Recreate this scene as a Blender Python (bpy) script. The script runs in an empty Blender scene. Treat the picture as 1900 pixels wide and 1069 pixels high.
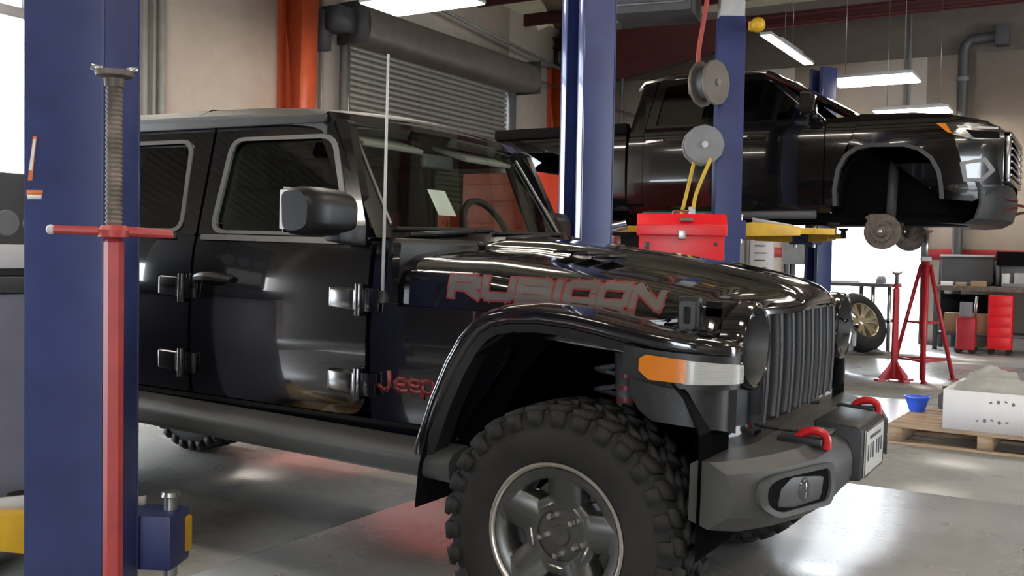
import bpy, bmesh, math, random
from mathutils import Vector, Matrix
random.seed(7)
SC = bpy.context.scene
COL = SC.collection
PI = math.pi

# ---------------------------------------------------------------- camera
cam_d = bpy.data.cameras.new('camera'); cam = bpy.data.objects.new('camera', cam_d); COL.objects.link(cam)
YAW, PIT, ROL, FOC = -0.54, 0.035, 0.018, 1830.0
_f = Vector((math.sin(YAW)*math.cos(PIT), math.cos(YAW)*math.cos(PIT), -math.sin(PIT)))
_r = Vector((math.cos(YAW), -math.sin(YAW), 0)); _u = _r.cross(_f)
_c, _s = math.cos(ROL), math.sin(ROL)
_r2 = _r*_c + _u*_s; _u2 = _u*_c - _r*_s
_m = Matrix((_r2, _u2, -_f)).transposed().to_4x4(); _m.translation = Vector((1.42, -3.58, 1.28))
cam.matrix_world = _m
cam_d.sensor_width = 36.0; cam_d.lens = FOC/1900*36.0; cam_d.clip_start = 0.05; cam_d.clip_end = 200
SC.camera = cam
# ---------------------------------------------------------------- world: bright overcast sky
wd = bpy.data.worlds.new('overcast_sky'); SC.world = wd; wd.use_nodes = True
bg = wd.node_tree.nodes['Background']
bg.inputs[0].default_value = (0.86, 0.93, 1.0, 1); bg.inputs[1].default_value = 9.0
# daylight portals in the open doors (they only guide the sky light through the openings)
def portal(name, loc, rot, sx, sy):
    l = bpy.data.lights.new(name, 'AREA'); l.shape = 'RECTANGLE'; l.size = sx; l.size_y = sy
    l.cycles.is_portal = True
    o = bpy.data.objects.new(name, l); COL.objects.link(o); o.location = loc; o.rotation_euler = rot
portal('daylight_bay_opening', (-7.45, 0, 1.75), (0, -PI/2, 0), 3.4, 4.2)
portal('daylight_back_opening', (-2.0, 12.75, 1.3), (-PI/2, 0, 0), 2.0, 2.6)
portal('daylight_front_opening', (5.0, -11.55, 1.9), (PI/2, 0, 0), 4.2, 3.8)
portal('daylight_half_open_door', (-7.45, -5.7, 0.95), (0, -PI/2, 0), 1.9, 2.8)
portal('daylight_side_opening', (9.05, 6.0, 1.9), (0, PI/2, 0), 3.8, 4.2)
SC.view_settings.view_transform = 'Standard'
SC.view_settings.look = 'None'
SC.view_settings.exposure = 0.55
SC.view_settings.gamma = 1.0
SC.view_settings.use_curve_mapping = False
try:
    SC.cycles.max_bounces = 8; SC.cycles.diffuse_bounces = 4; SC.cycles.glossy_bounces = 5
    SC.cycles.transmission_bounces = 8; SC.cycles.transparent_max_bounces = 10
    SC.cycles.sample_clamp_indirect = 6.0; SC.cycles.caustics_reflective = False; SC.cycles.caustics_refractive = False
    SC.cycles.use_denoising = True
except Exception:
    pass

# ---------------------------------------------------------------- materials
MATS = {}
def pmat(name, col, rough=0.5, metal=0.0, var=0.12, scale=6.0, bump=0.0, bscale=60.0, coat=0.0, spec=0.5,
         emit=0.0, ecol=None, trans=0.0, alpha=1.0, rvar=0.1, stretch=None):
    m = bpy.data.materials.new(name); m.use_nodes = True
    nt = m.node_tree; b = nt.nodes['Principled BSDF']
    tc = nt.nodes.new('ShaderNodeTexCoord'); mp = nt.nodes.new('ShaderNodeMapping')
    nt.links.new(tc.outputs['Object'], mp.inputs[0])
    if stretch: mp.inputs['Scale'].default_value = stretch
    nz = nt.nodes.new('ShaderNodeTexNoise'); nz.inputs['Scale'].default_value = scale; nz.inputs['Detail'].default_value = 5
    nt.links.new(mp.outputs[0], nz.inputs['Vector'])
    rp = nt.nodes.new('ShaderNodeValToRGB')
    lo = [max(0, c*(1-var)) for c in col[:3]]; hi = [min(1, c*(1+var)) for c in col[:3]]
    rp.color_ramp.elements[0].position = 0.3; rp.color_ramp.elements[1].position = 0.7
    rp.color_ramp.elements[0].color = (*lo, 1); rp.color_ramp.elements[1].color = (*hi, 1)
    nt.links.new(nz.outputs['Fac'], rp.inputs[0]); nt.links.new(rp.outputs[0], b.inputs['Base Color'])
    mr = nt.nodes.new('ShaderNodeMapRange')
    mr.inputs['To Min'].default_value = max(0.02, rough*(1-rvar)); mr.inputs['To Max'].default_value = min(1, rough*(1+rvar))
    nt.links.new(nz.outputs['Fac'], mr.inputs['Value']); nt.links.new(mr.outputs[0], b.inputs['Roughness'])
    b.inputs['Metallic'].default_value = metal; b.inputs['Specular IOR Level'].default_value = spec
    b.inputs['Coat Weight'].default_value = coat; b.inputs['Coat Roughness'].default_value = 0.03
    b.inputs['Transmission Weight'].default_value = trans; b.inputs['Alpha'].default_value = alpha
    if emit:
        b.inputs['Emission Color'].default_value = (*(ecol or col), 1); b.inputs['Emission Strength'].default_value = emit
    if bump:
        n2 = nt.nodes.new('ShaderNodeTexNoise'); n2.inputs['Scale'].default_value = bscale; n2.inputs['Detail'].default_value = 3
        nt.links.new(mp.outputs[0], n2.inputs['Vector'])
        bp = nt.nodes.new('ShaderNodeBump'); bp.inputs['Strength'].default_value = bump; bp.inputs['Distance'].default_value = 0.01
        nt.links.new(n2.outputs['Fac'], bp.inputs['Height']); nt.links.new(bp.outputs[0], b.inputs['Normal'])
    MATS[name] = m
    return m
def glass(name, tint, refl=0.12, rough=0.01):
    # thin automotive glass: tinted see-through layer under a mirror-like reflection
    m = bpy.data.materials.new(name); m.use_nodes = True; nt = m.node_tree
    for n in list(nt.nodes): nt.nodes.remove(n)
    out = nt.nodes.new('ShaderNodeOutputMaterial'); mix = nt.nodes.new('ShaderNodeMixShader')
    t = nt.nodes.new('ShaderNodeBsdfTransparent'); g = nt.nodes.new('ShaderNodeBsdfGlossy')
    tc = nt.nodes.new('ShaderNodeTexCoord'); nz = nt.nodes.new('ShaderNodeTexNoise'); nz.inputs['Scale'].default_value = 3
    nt.links.new(tc.outputs['Object'], nz.inputs['Vector'])
    rp = nt.nodes.new('ShaderNodeValToRGB'); nt.links.new(nz.outputs['Fac'], rp.inputs[0])
    rp.color_ramp.elements[0].color = (*[c*0.93 for c in tint], 1); rp.color_ramp.elements[1].color = (*tint, 1)
    nt.links.new(rp.outputs[0], t.inputs[0]); g.inputs['Roughness'].default_value = rough
    fr = nt.nodes.new('ShaderNodeLayerWeight'); fr.inputs['Blend'].default_value = 0.5   # Schlick reflectance, same from both sides
    pw = nt.nodes.new('ShaderNodeMath'); pw.operation = 'POWER'; pw.inputs[1].default_value = 5.0; nt.links.new(fr.outputs['Facing'], pw.inputs[0])
    mt = nt.nodes.new('ShaderNodeMath'); mt.operation = 'MULTIPLY_ADD'; mt.inputs[1].default_value = 0.96; mt.inputs[2].default_value = 0.04+refl; mt.use_clamp = True
    nt.links.new(pw.outputs[0], mt.inputs[0]); nt.links.new(mt.outputs[0], mix.inputs[0])
    nt.links.new(t.outputs[0], mix.inputs[1]); nt.links.new(g.outputs[0], mix.inputs[2]); nt.links.new(mix.outputs[0], out.inputs[0])
    MATS[name] = m
    return m
pmat('black_paint', (0.004, 0.004, 0.006), 0.12, coat=1.0, spec=0.5)
pmat('truck_paint', (0.004, 0.0035, 0.004), 0.12, coat=1.0)
pmat('hardtop', (0.045, 0.043, 0.042), 0.42, bump=0.25, bscale=260)
pmat('black_plastic', (0.010, 0.010, 0.0105), 0.45, bump=0.1, bscale=300)
pmat('bumper_plastic', (0.05, 0.05, 0.048), 0.48, bump=0.08, bscale=300)
pmat('rubber', (0.020, 0.019, 0.018), 0.75, spec=0.25, var=0.3, bump=0.2, bscale=80)
pmat('dark_void', (0.005, 0.005, 0.005), 0.9, spec=0.08)
pmat('seal_grey', (0.20, 0.20, 0.20), 0.28, metal=0.6)
pmat('wheel_grey', (0.10, 0.10, 0.095), 0.36, metal=0.7)
pmat('machined', (0.55, 0.52, 0.47), 0.3, metal=1.0)
pmat('chrome', (0.75, 0.75, 0.74), 0.12, metal=1.0)
pmat('steel', (0.42, 0.42, 0.41), 0.35, metal=0.9, var=0.25)
pmat('rust_steel', (0.16, 0.13, 0.11), 0.6, metal=0.5, var=0.4, scale=20)
pmat('tow_red', (0.55, 0.015, 0.02), 0.35)
pmat('decal_red', (0.20, 0.025, 0.025), 0.4)
pmat('decal_grey', (0.10, 0.09, 0.085), 0.35)
pmat('amber', (0.58, 0.17, 0.008), 0.25, coat=0.5)
pmat('lamp_clear', (0.42, 0.42, 0.40), 0.2, coat=0.6, stretch=(1, 1, 30), scale=12)
pmat('plate_white', (0.55, 0.55, 0.52), 0.5)
pmat('plate_ink', (0.06, 0.06, 0.09), 0.6)
pmat('seat_black', (0.02, 0.02, 0.021), 0.7, bump=0.2, bscale=120)
pmat('lift_lip_lit', (0.05, 0.065, 0.17), 0.16, coat=0.6)  # lighter, glossier lift blue: daylight glare on the lips put into the colour
pmat('lift_blue', (0.026, 0.038, 0.135), 0.46, var=0.22, scale=5, bump=0.04, bscale=40)
pmat('lift_yellow', (0.62, 0.36, 0.015), 0.45, var=0.2)
pmat('jack_red', (0.36, 0.042, 0.04), 0.4, var=0.15, scale=12)
pmat('stand_red', (0.42, 0.02, 0.03), 0.45, var=0.2)
pmat('tool_red', (0.75, 0.008, 0.015), 0.35, var=0.08)
pmat('chest_red', (0.60, 0.055, 0.02), 0.4, var=0.1)
pmat('column_orange', (0.52, 0.085, 0.028), 0.5, var=0.08)
pmat('beam_red', (0.10, 0.022, 0.02), 0.6, var=0.2)
pmat('wall_beige', (0.56, 0.48, 0.405), 0.75, var=0.05)
pmat('wall_taupe', (0.15, 0.122, 0.10), 0.8, var=0.1)
pmat('stripe_red', (0.36, 0.03, 0.035), 0.6)
pmat('insulation', (0.46, 0.40, 0.27), 0.85, var=0.15, scale=3)
pmat('slat_grey', (0.36, 0.34, 0.30), 0.45, metal=0.25, var=0.08)
pmat('hood_brown', (0.17, 0.145, 0.12), 0.55, metal=0.2, var=0.15)
pmat('conduit_grey', (0.30, 0.30, 0.29), 0.5, metal=0.3)
pmat('dark_grey', (0.07, 0.07, 0.075), 0.55)
pmat('mid_grey', (0.20, 0.20, 0.21), 0.55)
pmat('light_grey', (0.52, 0.52, 0.52), 0.5)
pmat('white_board', (0.80, 0.79, 0.80), 0.7, var=0.03)
pmat('cart_lavender', (0.26, 0.26, 0.34), 0.4, var=0.06)
pmat('wood', (0.42, 0.30, 0.20), 0.75, var=0.25, scale=4, stretch=(1, 12, 12))
pmat('cardboard', (0.34, 0.23, 0.13), 0.8, var=0.1)
pmat('bag_grey', (0.36, 0.36, 0.33), 0.6, var=0.2, bump=0.5, bscale=12)
pmat('tub_blue', (0.03, 0.12, 0.75), 0.4)
pmat('hose_yellow', (0.55, 0.36, 0.02), 0.5)
pmat('hose_red', (0.40, 0.05, 0.04), 0.5)
pmat('gold_alloy', (0.52, 0.45, 0.30), 0.3, metal=0.8)
pmat('skin_pink', (0.62, 0.45, 0.45), 0.6)
pmat('sign_paper', (0.75, 0.74, 0.70), 0.7)
pmat('sign_orange', (0.65, 0.18, 0.05), 0.6)
pmat('led_panel', (1, 1, 1), 0.5, emit=14.0, ecol=(1.0, 0.90, 0.78))
pmat('led_strip', (1, 1, 1), 0.5, emit=10.0, ecol=(1.0, 0.92, 0.82))
pmat('headliner', (0.30, 0.29, 0.26), 0.8)
pmat('dark_chrome', (0.22, 0.22, 0.22), 0.15, metal=1.0)
pmat('mirror_plastic', (0.006, 0.006, 0.007), 0.38, spec=0.35)
pmat('pipe_dark', (0.09, 0.09, 0.092), 0.5, metal=0.3)
pmat('pavement', (0.5, 0.5, 0.5), 0.9)
glass('windshield_glass', (0.80, 0.86, 0.80), 0.02)
glass('front_glass', (0.45, 0.50, 0.46), 0.05)
glass('tinted_glass', (0.16, 0.18, 0.17), 0.05)
glass('lens_glass', (0.75, 0.75, 0.75), 0.06)
glass('door_pane', (0.80, 0.84, 0.86), 0.02)
# polished concrete
def concrete():
    m = bpy.data.materials.new('polished_concrete'); m.use_nodes = True; nt = m.node_tree; b = nt.nodes['Principled BSDF']
    tc = nt.nodes.new('ShaderNodeNewGeometry')
    n1 = nt.nodes.new('ShaderNodeTexNoise'); n1.inputs['Scale'].default_value = 1.3; n1.inputs['Detail'].default_value = 8; n1.inputs['Roughness'].default_value = 0.62
    n2 = nt.nodes.new('ShaderNodeTexNoise'); n2.inputs['Scale'].default_value = 14; n2.inputs['Detail'].default_value = 6
    for n in (n1, n2): nt.links.new(tc.outputs['Position'], n.inputs['Vector'])
    rp = nt.nodes.new('ShaderNodeValToRGB'); rp.color_ramp.elements[0].position = .3; rp.color_ramp.elements[1].position = .72
    rp.color_ramp.elements[0].color = (0.27, 0.265, 0.25, 1); rp.color_ramp.elements[1].color = (0.40, 0.395, 0.38, 1)
    nt.links.new(n1.outputs['Fac'], rp.inputs[0])
    mx = nt.nodes.new('ShaderNodeMixRGB'); mx.blend_type = 'MULTIPLY'; mx.inputs[0].default_value = 0.35
    r2 = nt.nodes.new('ShaderNodeValToRGB'); r2.color_ramp.elements[0].position = .35; r2.color_ramp.elements[0].color = (.6, .6, .6, 1)
    nt.links.new(n2.outputs['Fac'], r2.inputs[0]); nt.links.new(rp.outputs[0], mx.inputs[1]); nt.links.new(r2.outputs[0], mx.inputs[2])
    nt.links.new(mx.outputs[0], b.inputs['Base Color'])
    mr = nt.nodes.new('ShaderNodeMapRange'); mr.inputs['To Min'].default_value = 0.18; mr.inputs['To Max'].default_value = 0.38
    nt.links.new(n1.outputs['Fac'], mr.inputs['Value']); nt.links.new(mr.outputs[0], b.inputs['Roughness'])
    bp = nt.nodes.new('ShaderNodeBump'); bp.inputs['Strength'].default_value = 0.12; bp.inputs['Distance'].default_value = 0.01
    nt.links.new(n2.outputs['Fac'], bp.inputs['Height']); nt.links.new(bp.outputs[0], b.inputs['Normal'])
    b.inputs['Specular IOR Level'].default_value = 0.6
    MATS['concrete'] = m
concrete()

# ---------------------------------------------------------------- mesh helpers
def empty(name, label, cat, loc=(0, 0, 0), rz=0.0, group=None):
    o = bpy.data.objects.new(name, None); COL.objects.link(o); o.location = loc; o.rotation_euler = (0, 0, rz)
    o.empty_display_size = 0.1
    tag(o, label, cat, group); return o
def tag(o, label=None, cat=None, group=None, kind=None):
    if label: o['label'] = label
    if cat: o['category'] = cat
    if group: o['group'] = group
    if kind: o['kind'] = kind
    return o
def struct(o, label=None):
    o['kind'] = 'structure'
    if label: o['label'] = label
    return o
def finish(bm, name, mat, parent=None, ang=32, bevel=0.0, seg=2, recalc=True):
    if recalc: bmesh.ops.recalc_face_normals(bm, faces=bm.faces[:])
    if bevel:
        ed = [e for e in bm.edges if len(e.link_faces) == 2 and e.calc_face_angle(0) > math.radians(ang)]
        if ed: bmesh.ops.bevel(bm, geom=ed, offset=bevel, segments=seg, profile=0.6, affect='EDGES', clamp_overlap=True)
    lim = math.radians(ang if not bevel else 40)
    for e in bm.edges:
        if len(e.link_faces) == 2 and e.calc_face_angle(0) > lim: e.smooth = False
    me = bpy.data.meshes.new(name); bm.to_mesh(me); bm.free()
    for p in me.polygons: p.use_smooth = True
    me.materials.append(MATS[mat])
    o = bpy.data.objects.new(name, me); COL.objects.link(o)
    if parent: o.parent = parent
    return o
def round_poly(pts, r, n=4):
    out = []; N = len(pts)
    for i in range(N):
        p = Vector(pts[i]); a = Vector(pts[i-1]); b = Vector(pts[(i+1) % N])
        rr = r[i] if isinstance(r, (list, tuple)) else r
        da, db = (a-p), (b-p)
        ra = min(rr, da.length*0.49); rb = min(rr, db.length*0.49)
        A = p + da.normalized()*ra; B = p + db.normalized()*rb
        for k in range(n+1):
            t = k/n; out.append(tuple(A*(1-t)**2 + p*2*t*(1-t) + B*t*t))
    return out
def chaikin(pts, it=2, closed=False):
    for _ in range(it):
        q = []; N = len(pts)
        rng = range(N) if closed else range(N-1)
        if not closed: q.append(pts[0])
        for i in rng:
            a, b = pts[i], pts[(i+1) % N]
            q.append(tuple(x*.75+y*.25 for x, y in zip(a, b))); q.append(tuple(x*.25+y*.75 for x, y in zip(a, b)))
        if not closed: q.append(pts[-1])
        pts = q
    return pts
class MB:
    def __init__(s): s.v = []; s.f = []; s.M = None
    def add(s, vs, fs):
        o = len(s.v)
        s.v += [tuple(s.M @ Vector(v)) if s.M else tuple(v) for v in vs]; s.f += [tuple(i+o for i in f) for f in fs]; return s
    def box(s, x0, x1, y0, y1, z0, z1):
        v = [(x, y, z) for x in (x0, x1) for y in (y0, y1) for z in (z0, z1)]
        return s.add(v, [(0, 1, 3, 2), (4, 6, 7, 5), (0, 4, 5, 1), (2, 3, 7, 6), (0, 2, 6, 4), (1, 5, 7, 3)])
    def cbox(s, c, d, rz=0.0, rx=0.0, ry=0.0):
        R = Matrix.Rotation(rz, 3, 'Z') @ Matrix.Rotation(ry, 3, 'Y') @ Matrix.Rotation(rx, 3, 'X'); c = Vector(c)
        v = [tuple(c + R @ Vector((x*d[0]/2, y*d[1]/2, z*d[2]/2))) for x in (-1, 1) for y in (-1, 1) for z in (-1, 1)]
        return s.add(v, [(0, 1, 3, 2), (4, 6, 7, 5), (0, 4, 5, 1), (2, 3, 7, 6), (0, 2, 6, 4), (1, 5, 7, 3)])
    def prism(s, pts, axis, a0, a1):
        def P(p, a): return {'x': (a, p[0], p[1]), 'y': (p[0], a, p[1]), 'z': (p[0], p[1], a)}[axis]
        N = len(pts); v = [P(p, a0) for p in pts] + [P(p, a1) for p in pts]
        return s.add(v, [tuple(range(N)), tuple(range(2*N-1, N-1, -1))] + [(i, (i+1) % N, N+(i+1) % N, N+i) for i in range(N)])
    def loft(s, rings, closed=True, cap=True, loop=False):
        n = len(rings[0]); v = [p for r in rings for p in r]; f = []
        m = len(rings)
        for i in range(m if loop else m-1):
            for j in range(n if closed else n-1):
                a = i*n+j; b = i*n+(j+1) % n; c = ((i+1) % m)*n+(j+1) % n; d = ((i+1) % m)*n+j
                f.append((a, b, c, d))
        if cap and closed and not loop: f += [tuple(range(n))[::-1], tuple(range((m-1)*n, m*n))]
        return s.add(v, f)
    def tube(s, path, r, n=8, cap=True, loop=False):
        path = [Vector(p) for p in path]; rings = []; N = len(path); prev = None
        for i, p in enumerate(path):
            if loop: t = path[(i+1) % N]-path[i-1]
            else: t = path[min(i+1, N-1)]-path[max(i-1, 0)]
            t.normalize()
            a = prev if prev is not None else (Vector((0, 0, 1)) if abs(t.z) < .9 else Vector((1, 0, 0)))
            a = (a - t*a.dot(t)).normalized(); b = t.cross(a); prev = a
            rr = r[i] if isinstance(r, (list, tuple)) else r
            rings.append([tuple(p + (a*math.cos(2*PI*k/n)+b*math.sin(2*PI*k/n))*rr) for k in range(n)])
        return s.loft(rings, True, cap, loop)
    def lathe(s, prof, c, axis='z', n=24, a0=0.0, a1=2*PI):
        full = abs(a1-a0-2*PI) < 1e-6; rings = []
        for k in range(n if full else n+1):
            a = a0+(a1-a0)*k/n; ca, sa = math.cos(a), math.sin(a); rg = []
            for r, h in prof:
                q = {'z': (r*ca, r*sa, h), 'y': (r*ca, h, r*sa), 'x': (h, r*ca, r*sa)}[axis]
                rg.append((c[0]+q[0], c[1]+q[1], c[2]+q[2]))
            rings.append(rg)
        return s.loft(rings, False, False, full)
    def grid(s, P, th=None):
        m, n = len(P), len(P[0]); v = [p for r in P for p in r]
        f = [(i*n+j, i*n+j+1, (i+1)*n+j+1, (i+1)*n+j) for i in range(m-1) for j in range(n-1)]
        if th is None: return s.add(v, f)
        t = Vector(th); v2 = [tuple(Vector(p)+t) for p in v]; o = m*n
        f += [tuple(o+i for i in q)[::-1] for q in f]
        bd = [(0*n+j, 0*n+j+1) for j in range(n-1)] + [((m-1)*n+j+1, (m-1)*n+j) for j in range(n-1)] + \
             [((i+1)*n, i*n) for i in range(m-1)] + [(i*n+n-1, (i+1)*n+n-1) for i in range(m-1)]
        f += [(b, a, a+o, b+o) for a, b in bd]
        return s.add(v+v2, f)
    def sphere(s, c, r, n=12, m=8):
        rr = r if isinstance(r, (list, tuple)) else (r, r, r); rings = []
        for i in range(m+1):
            a = PI*i/m; q = max(math.sin(a), 1e-3)
            rings.append([(c[0]+rr[0]*q*math.cos(2*PI*k/n), c[1]+rr[1]*q*math.sin(2*PI*k/n), c[2]+rr[2]*math.cos(a)) for k in range(n)])
        return s.loft(rings, True, True)
    def build(s, name, mat, parent=None, bevel=0.0, seg=2, ang=32, recalc=True):
        bm = bmesh.new(); vs = [bm.verts.new(v) for v in s.v]
        for f in s.f:
            try: bm.faces.new([vs[i] for i in f])
            except ValueError: pass
        return finish(bm, name, mat, parent, ang, bevel, seg, recalc)
def dup(o, parent=None, mesh=True):
    c = o.copy(); COL.objects.link(c); c.parent = parent
    for ch in list(o.children): dup(ch, c)
    return c
def strokes(lines, w, z=0.0):
    """flat thick strokes in 2D -> list of quads (each a list of four 2D points)"""
    q = []
    for ln in lines:
        for a, b in zip(ln[:-1], ln[1:]):
            a = Vector(a); b = Vector(b); d = (b-a).normalized(); nrm = Vector((-d.y, d.x))*w/2; e = d*w/2
            q.append([tuple(a-e+nrm), tuple(a-e-nrm), tuple(b+e-nrm), tuple(b+e+nrm)])
    return q
def side_panel(name, outer, inner, ysf, s, mat, parent, ro=0.02, ri=0.02, th=0.03, off=0.0, zs=(), n=4, bevel=0.0):
    bm = bmesh.new(); O = round_poly(outer, ro, n); vo = [bm.verts.new((p[0], 0, p[1])) for p in O]
    if inner:
        I = round_poly(inner, ri, n); vi = [bm.verts.new((p[0], 0, p[1])) for p in I]; N = len(vo)
        for i in range(N): bm.faces.new((vo[i], vo[(i+1) % N], vi[(i+1) % N], vi[i]))
    else:
        bm.faces.new(vo); bmesh.ops.triangulate(bm, faces=bm.faces[:])
    for z in zs:
        bmesh.ops.bisect_plane(bm, geom=bm.verts[:]+bm.edges[:]+bm.faces[:], plane_co=(0, 0, z), plane_no=(0, 0, 1), dist=1e-5)
    fr = bm.faces[:]; bd = [e for e in bm.edges if len(e.link_faces) == 1]; mp = {}
    for v in bm.verts[:]:
        v.co.y = s*(ysf(v.co.x, v.co.z)+off)
    for v in bm.verts[:]: mp[v] = bm.verts.new((v.co.x, v.co.y-s*th, v.co.z))
    for f in fr: bm.faces.new([mp[v] for v in reversed(f.verts)])
    for e in bd: a, b = e.verts; bm.faces.new((a, b, mp[b], mp[a]))
    return finish(bm, name, mat, parent, 32, bevel)
def interp(x, xs, ys):
    if x <= xs[0]: return ys[0]
    for i in range(len(xs)-1):
        if x <= xs[i+1]:
            t = (x-xs[i])/(xs[i+1]-xs[i]); return ys[i]*(1-t)+ys[i+1]*t
    return ys[-1]
# ================================================================ ROOM SHELL
XW, YW, XR, YF, ZC = -7.4, 12.7, 9.0, -11.5, 5.45
def room():
    m = MB(); m.box(XW-6, XR+6, YF-6, YW+6, -0.30, -0.022)
    fl = struct(m.build('floor', 'pavement'), 'grey polished concrete workshop floor')
    xs = [XW-0.2, -5.3, -1.6, 2.1, 5.8, XR+0.2]; ys = [YF-0.2, -9.2, -5.4, -1.58, 2.235, 6.05, 9.87, YW+0.2]
    for i in range(len(xs)-1):
        for j in range(len(ys)-1):
            MB().box(xs[i]+.004, xs[i+1]-.004, ys[j]+.004, ys[j+1]-.004, -0.02, 0.0).build('concrete_slab', 'concrete', fl)
    # left wall (bay doors), x = XW
    def wl(m, y0, y1, z0, z1): m.box(XW-.2, XW, y0, y1, z0, z1)
    m = MB(); wl(m, YF, -9.6, 0, ZC); wl(m, -9.6, -4.3, 5.1, ZC); wl(m, -7.35, -7.1, 0, 5.1); wl(m, -4.3, -2.1, 0, ZC); wl(m, -2.1, 2.16, 3.98, ZC); wl(m, 2.16, 6.67, 0, ZC); wl(m, 6.67, 10.9, 4.05, ZC); wl(m, 10.9, YW+.2, 0, ZC)
    struct(m.build('wall_left', 'wall_beige'), 'beige bay door wall with orange steel columns')
    # back wall
    def wb(m, x0, x1, z0, z1): m.box(x0, x1, YW, YW+.2, z0, z1)
    m = MB(); wb(m, XW-.2, -3.02, 0, 4.4); wb(m, -3.02, -1.0, 2.45, 4.4); wb(m, -1.0, XR, 0, 4.4)
    w = struct(m.build('wall_back', 'wall_beige'), 'beige far wall with a red stripe')
    MB().box(XW-.2, XR, YW-.03, YW+.2, 4.4, ZC).build('upper_wall', 'wall_taupe', w)
    struct(MB().box(-0.98, XR, YW-.012, YW+.01, 1.30, 1.46).build('trim_1', 'stripe_red'), 'red painted stripe along the far wall')
    struct(MB().box(XW, -3.04, YW-.012, YW+.01, 1.30, 1.46).build('trim_2', 'stripe_red'), 'red painted stripe left of the bright opening')
    m = MB(); m.box(-3.1, -3.02, YW-.04, YW+.2, 0, 2.5); m.box(-1.0, -0.92, YW-.04, YW+.2, 0, 2.5); m.box(-3.1, -.92, YW-.04, YW+.2, 2.45, 2.53)
    struct(m.build('trim_3', 'dark_grey'), 'dark frame of the bright opening')
    # right and front walls (behind and beside the camera)
    m = MB(); m.box(XR, XR+.2, YF, 4.0, 0, ZC); m.box(XR, XR+.2, 4, 8, 3.8, ZC); m.box(XR, XR+.2, 8, YW+.2, 0, ZC)
    struct(m.build('wall_right', 'wall_beige'), 'beige wall with an open bay')
    m = MB(); m.box(XW-.2, 2.9, YF-.2, YF, 0, ZC); m.box(2.9, 7.1, YF-.2, YF, 3.8, ZC); m.box(7.1, XR+.2, YF-.2, YF, 0, ZC)
    struct(m.build('wall_front', 'wall_taupe'), 'brown wall with an open bay')
    for nm, y0, y1, zb, lab in (('door_3', -7.1, -4.3, 1.9, 'half raised ribbed roller door'), ('door_4', -9.6, -7.35, 0.0, 'unseen closed ribbed roller door added to darken the pickup door reflection')):  # the closed door is added out of view to darken the pickup door reflection
        P = []
        for k in range(int((5.12-zb)/.02)+1):
            z = zb+k*.02; P.append([(XW-.06+.02*math.sin(k*PI/2), y0, z), (XW-.06+.02*math.sin(k*PI/2), y1, z)])
        struct(MB().grid(P, th=(-.02, 0, 0)).build(nm, 'slat_grey', ang=80), lab)
    # ceiling + frame
    c = struct(MB().box(XW-.2, XR+.2, YF-.2, YW+.2, ZC, ZC+.2).build('ceiling', 'insulation'), 'yellowish insulated metal roof lining')
    for y in [-8.1, -6.6, -5.1, -3.6, -2.1, -.6, .9, 2.4, 3.9, 6.9, 8.4, 9.9, 11.4]:
        MB().box(XW, XR, y-.04, y+.04, ZC-.2, ZC-.001).build('purlin', 'beam_red', c)
    def ibeam_x(y, z1, h, w=.2, x0=XW, x1=XR):
        m = MB(); m.box(x0, x1, y-w/2, y+w/2, z1-.02, z1-.001); m.box(x0, x1, y-w/2, y+w/2, z1-h, z1-h+.02); m.box(x0, x1, y-.012, y+.012, z1-h, z1-.001); return m
    for y in (-1.3, 5.6): ibeam_x(y, ZC-.2, .55).build('rafter', 'beam_red', c)
    ibeam_x(12.5, ZC-.2, .20).build('eave_beam', 'beam_red', c)
    MB().prism([(XW+.3, 3.9), (XW+.9, 4.3), (-4.1, 4.75), (-4.1, ZC-.2), (XW+.3, ZC-.2)], 'y', 12.36, 12.40).build('frame_knee', 'beam_red', c)
    # steel frame columns on the left wall
    def column(y, mat, lab, nm):
        m = MB(); d0, d1 = .30, .40
        m.box(XW, XW+.02, y-.14, y+.14, 0, ZC-.76)
        m.add([(XW+d0, y-.14, 0), (XW+d0, y+.14, 0), (XW+d1, y+.14, ZC-.76), (XW+d1, y-.14, ZC-.76),
               (XW+d0+.02, y-.14, 0), (XW+d0+.02, y+.14, 0), (XW+d1+.02, y+.14, ZC-.76), (XW+d1+.02, y-.14, ZC-.76)],
              [(0, 1, 2, 3), (4, 7, 6, 5), (0, 4, 5, 1), (3, 2, 6, 7), (0, 3, 7, 4), (1, 5, 6, 2)])
        m.add([(XW+.02, y-.01, 0), (XW+d0, y-.01, 0), (XW+d1, y-.01, ZC-.76), (XW+.02, y-.01, ZC-.76),
               (XW+.02, y+.01, 0), (XW+d0, y+.01, 0), (XW+d1, y+.01, ZC-.76), (XW+.02, y+.01, ZC-.76)],
              [(0, 1, 2, 3), (4, 7, 6, 5), (0, 4, 5, 1), (3, 2, 6, 7), (0, 3, 7, 4), (1, 5, 6, 2)])
        struct(m.build(nm, mat), lab)
    column(5.55, 'column_orange', 'orange tapered steel column beside the roller door', 'steel_column')
    column(12.4, 'column_orange', 'red steel column in the far corner', 'steel_column')
    # open sectional door of the near bay: the raised last section with panes and its tracks
    d = struct(empty('door_1', 'raised glazed bay door section', None, (XW, 0, 0)))
    MB().box(-.10, -.04, -2.12, 2.18, 3.42, 3.52).build('bottom_rail', 'light_grey', d)
    MB().box(-.10, -.04, -2.12, 2.18, 3.90, 3.99).build('top_rail', 'light_grey', d)
    for k in range(6):
        y = -2.09+k*.846
        MB().box(-.10, -.04, y-.03, y+.03, 3.52, 3.90).build('stile', 'light_grey', d)
        if k < 5: MB().box(-.075, -.065, y+.03, y+.816, 3.52, 3.90).build('pane', 'door_pane', d)
    for y in (-2.16, 2.22): MB().box(.002, .07, y-.05, y+.05, 0, 3.98).build('track', 'conduit_grey', d)
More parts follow.
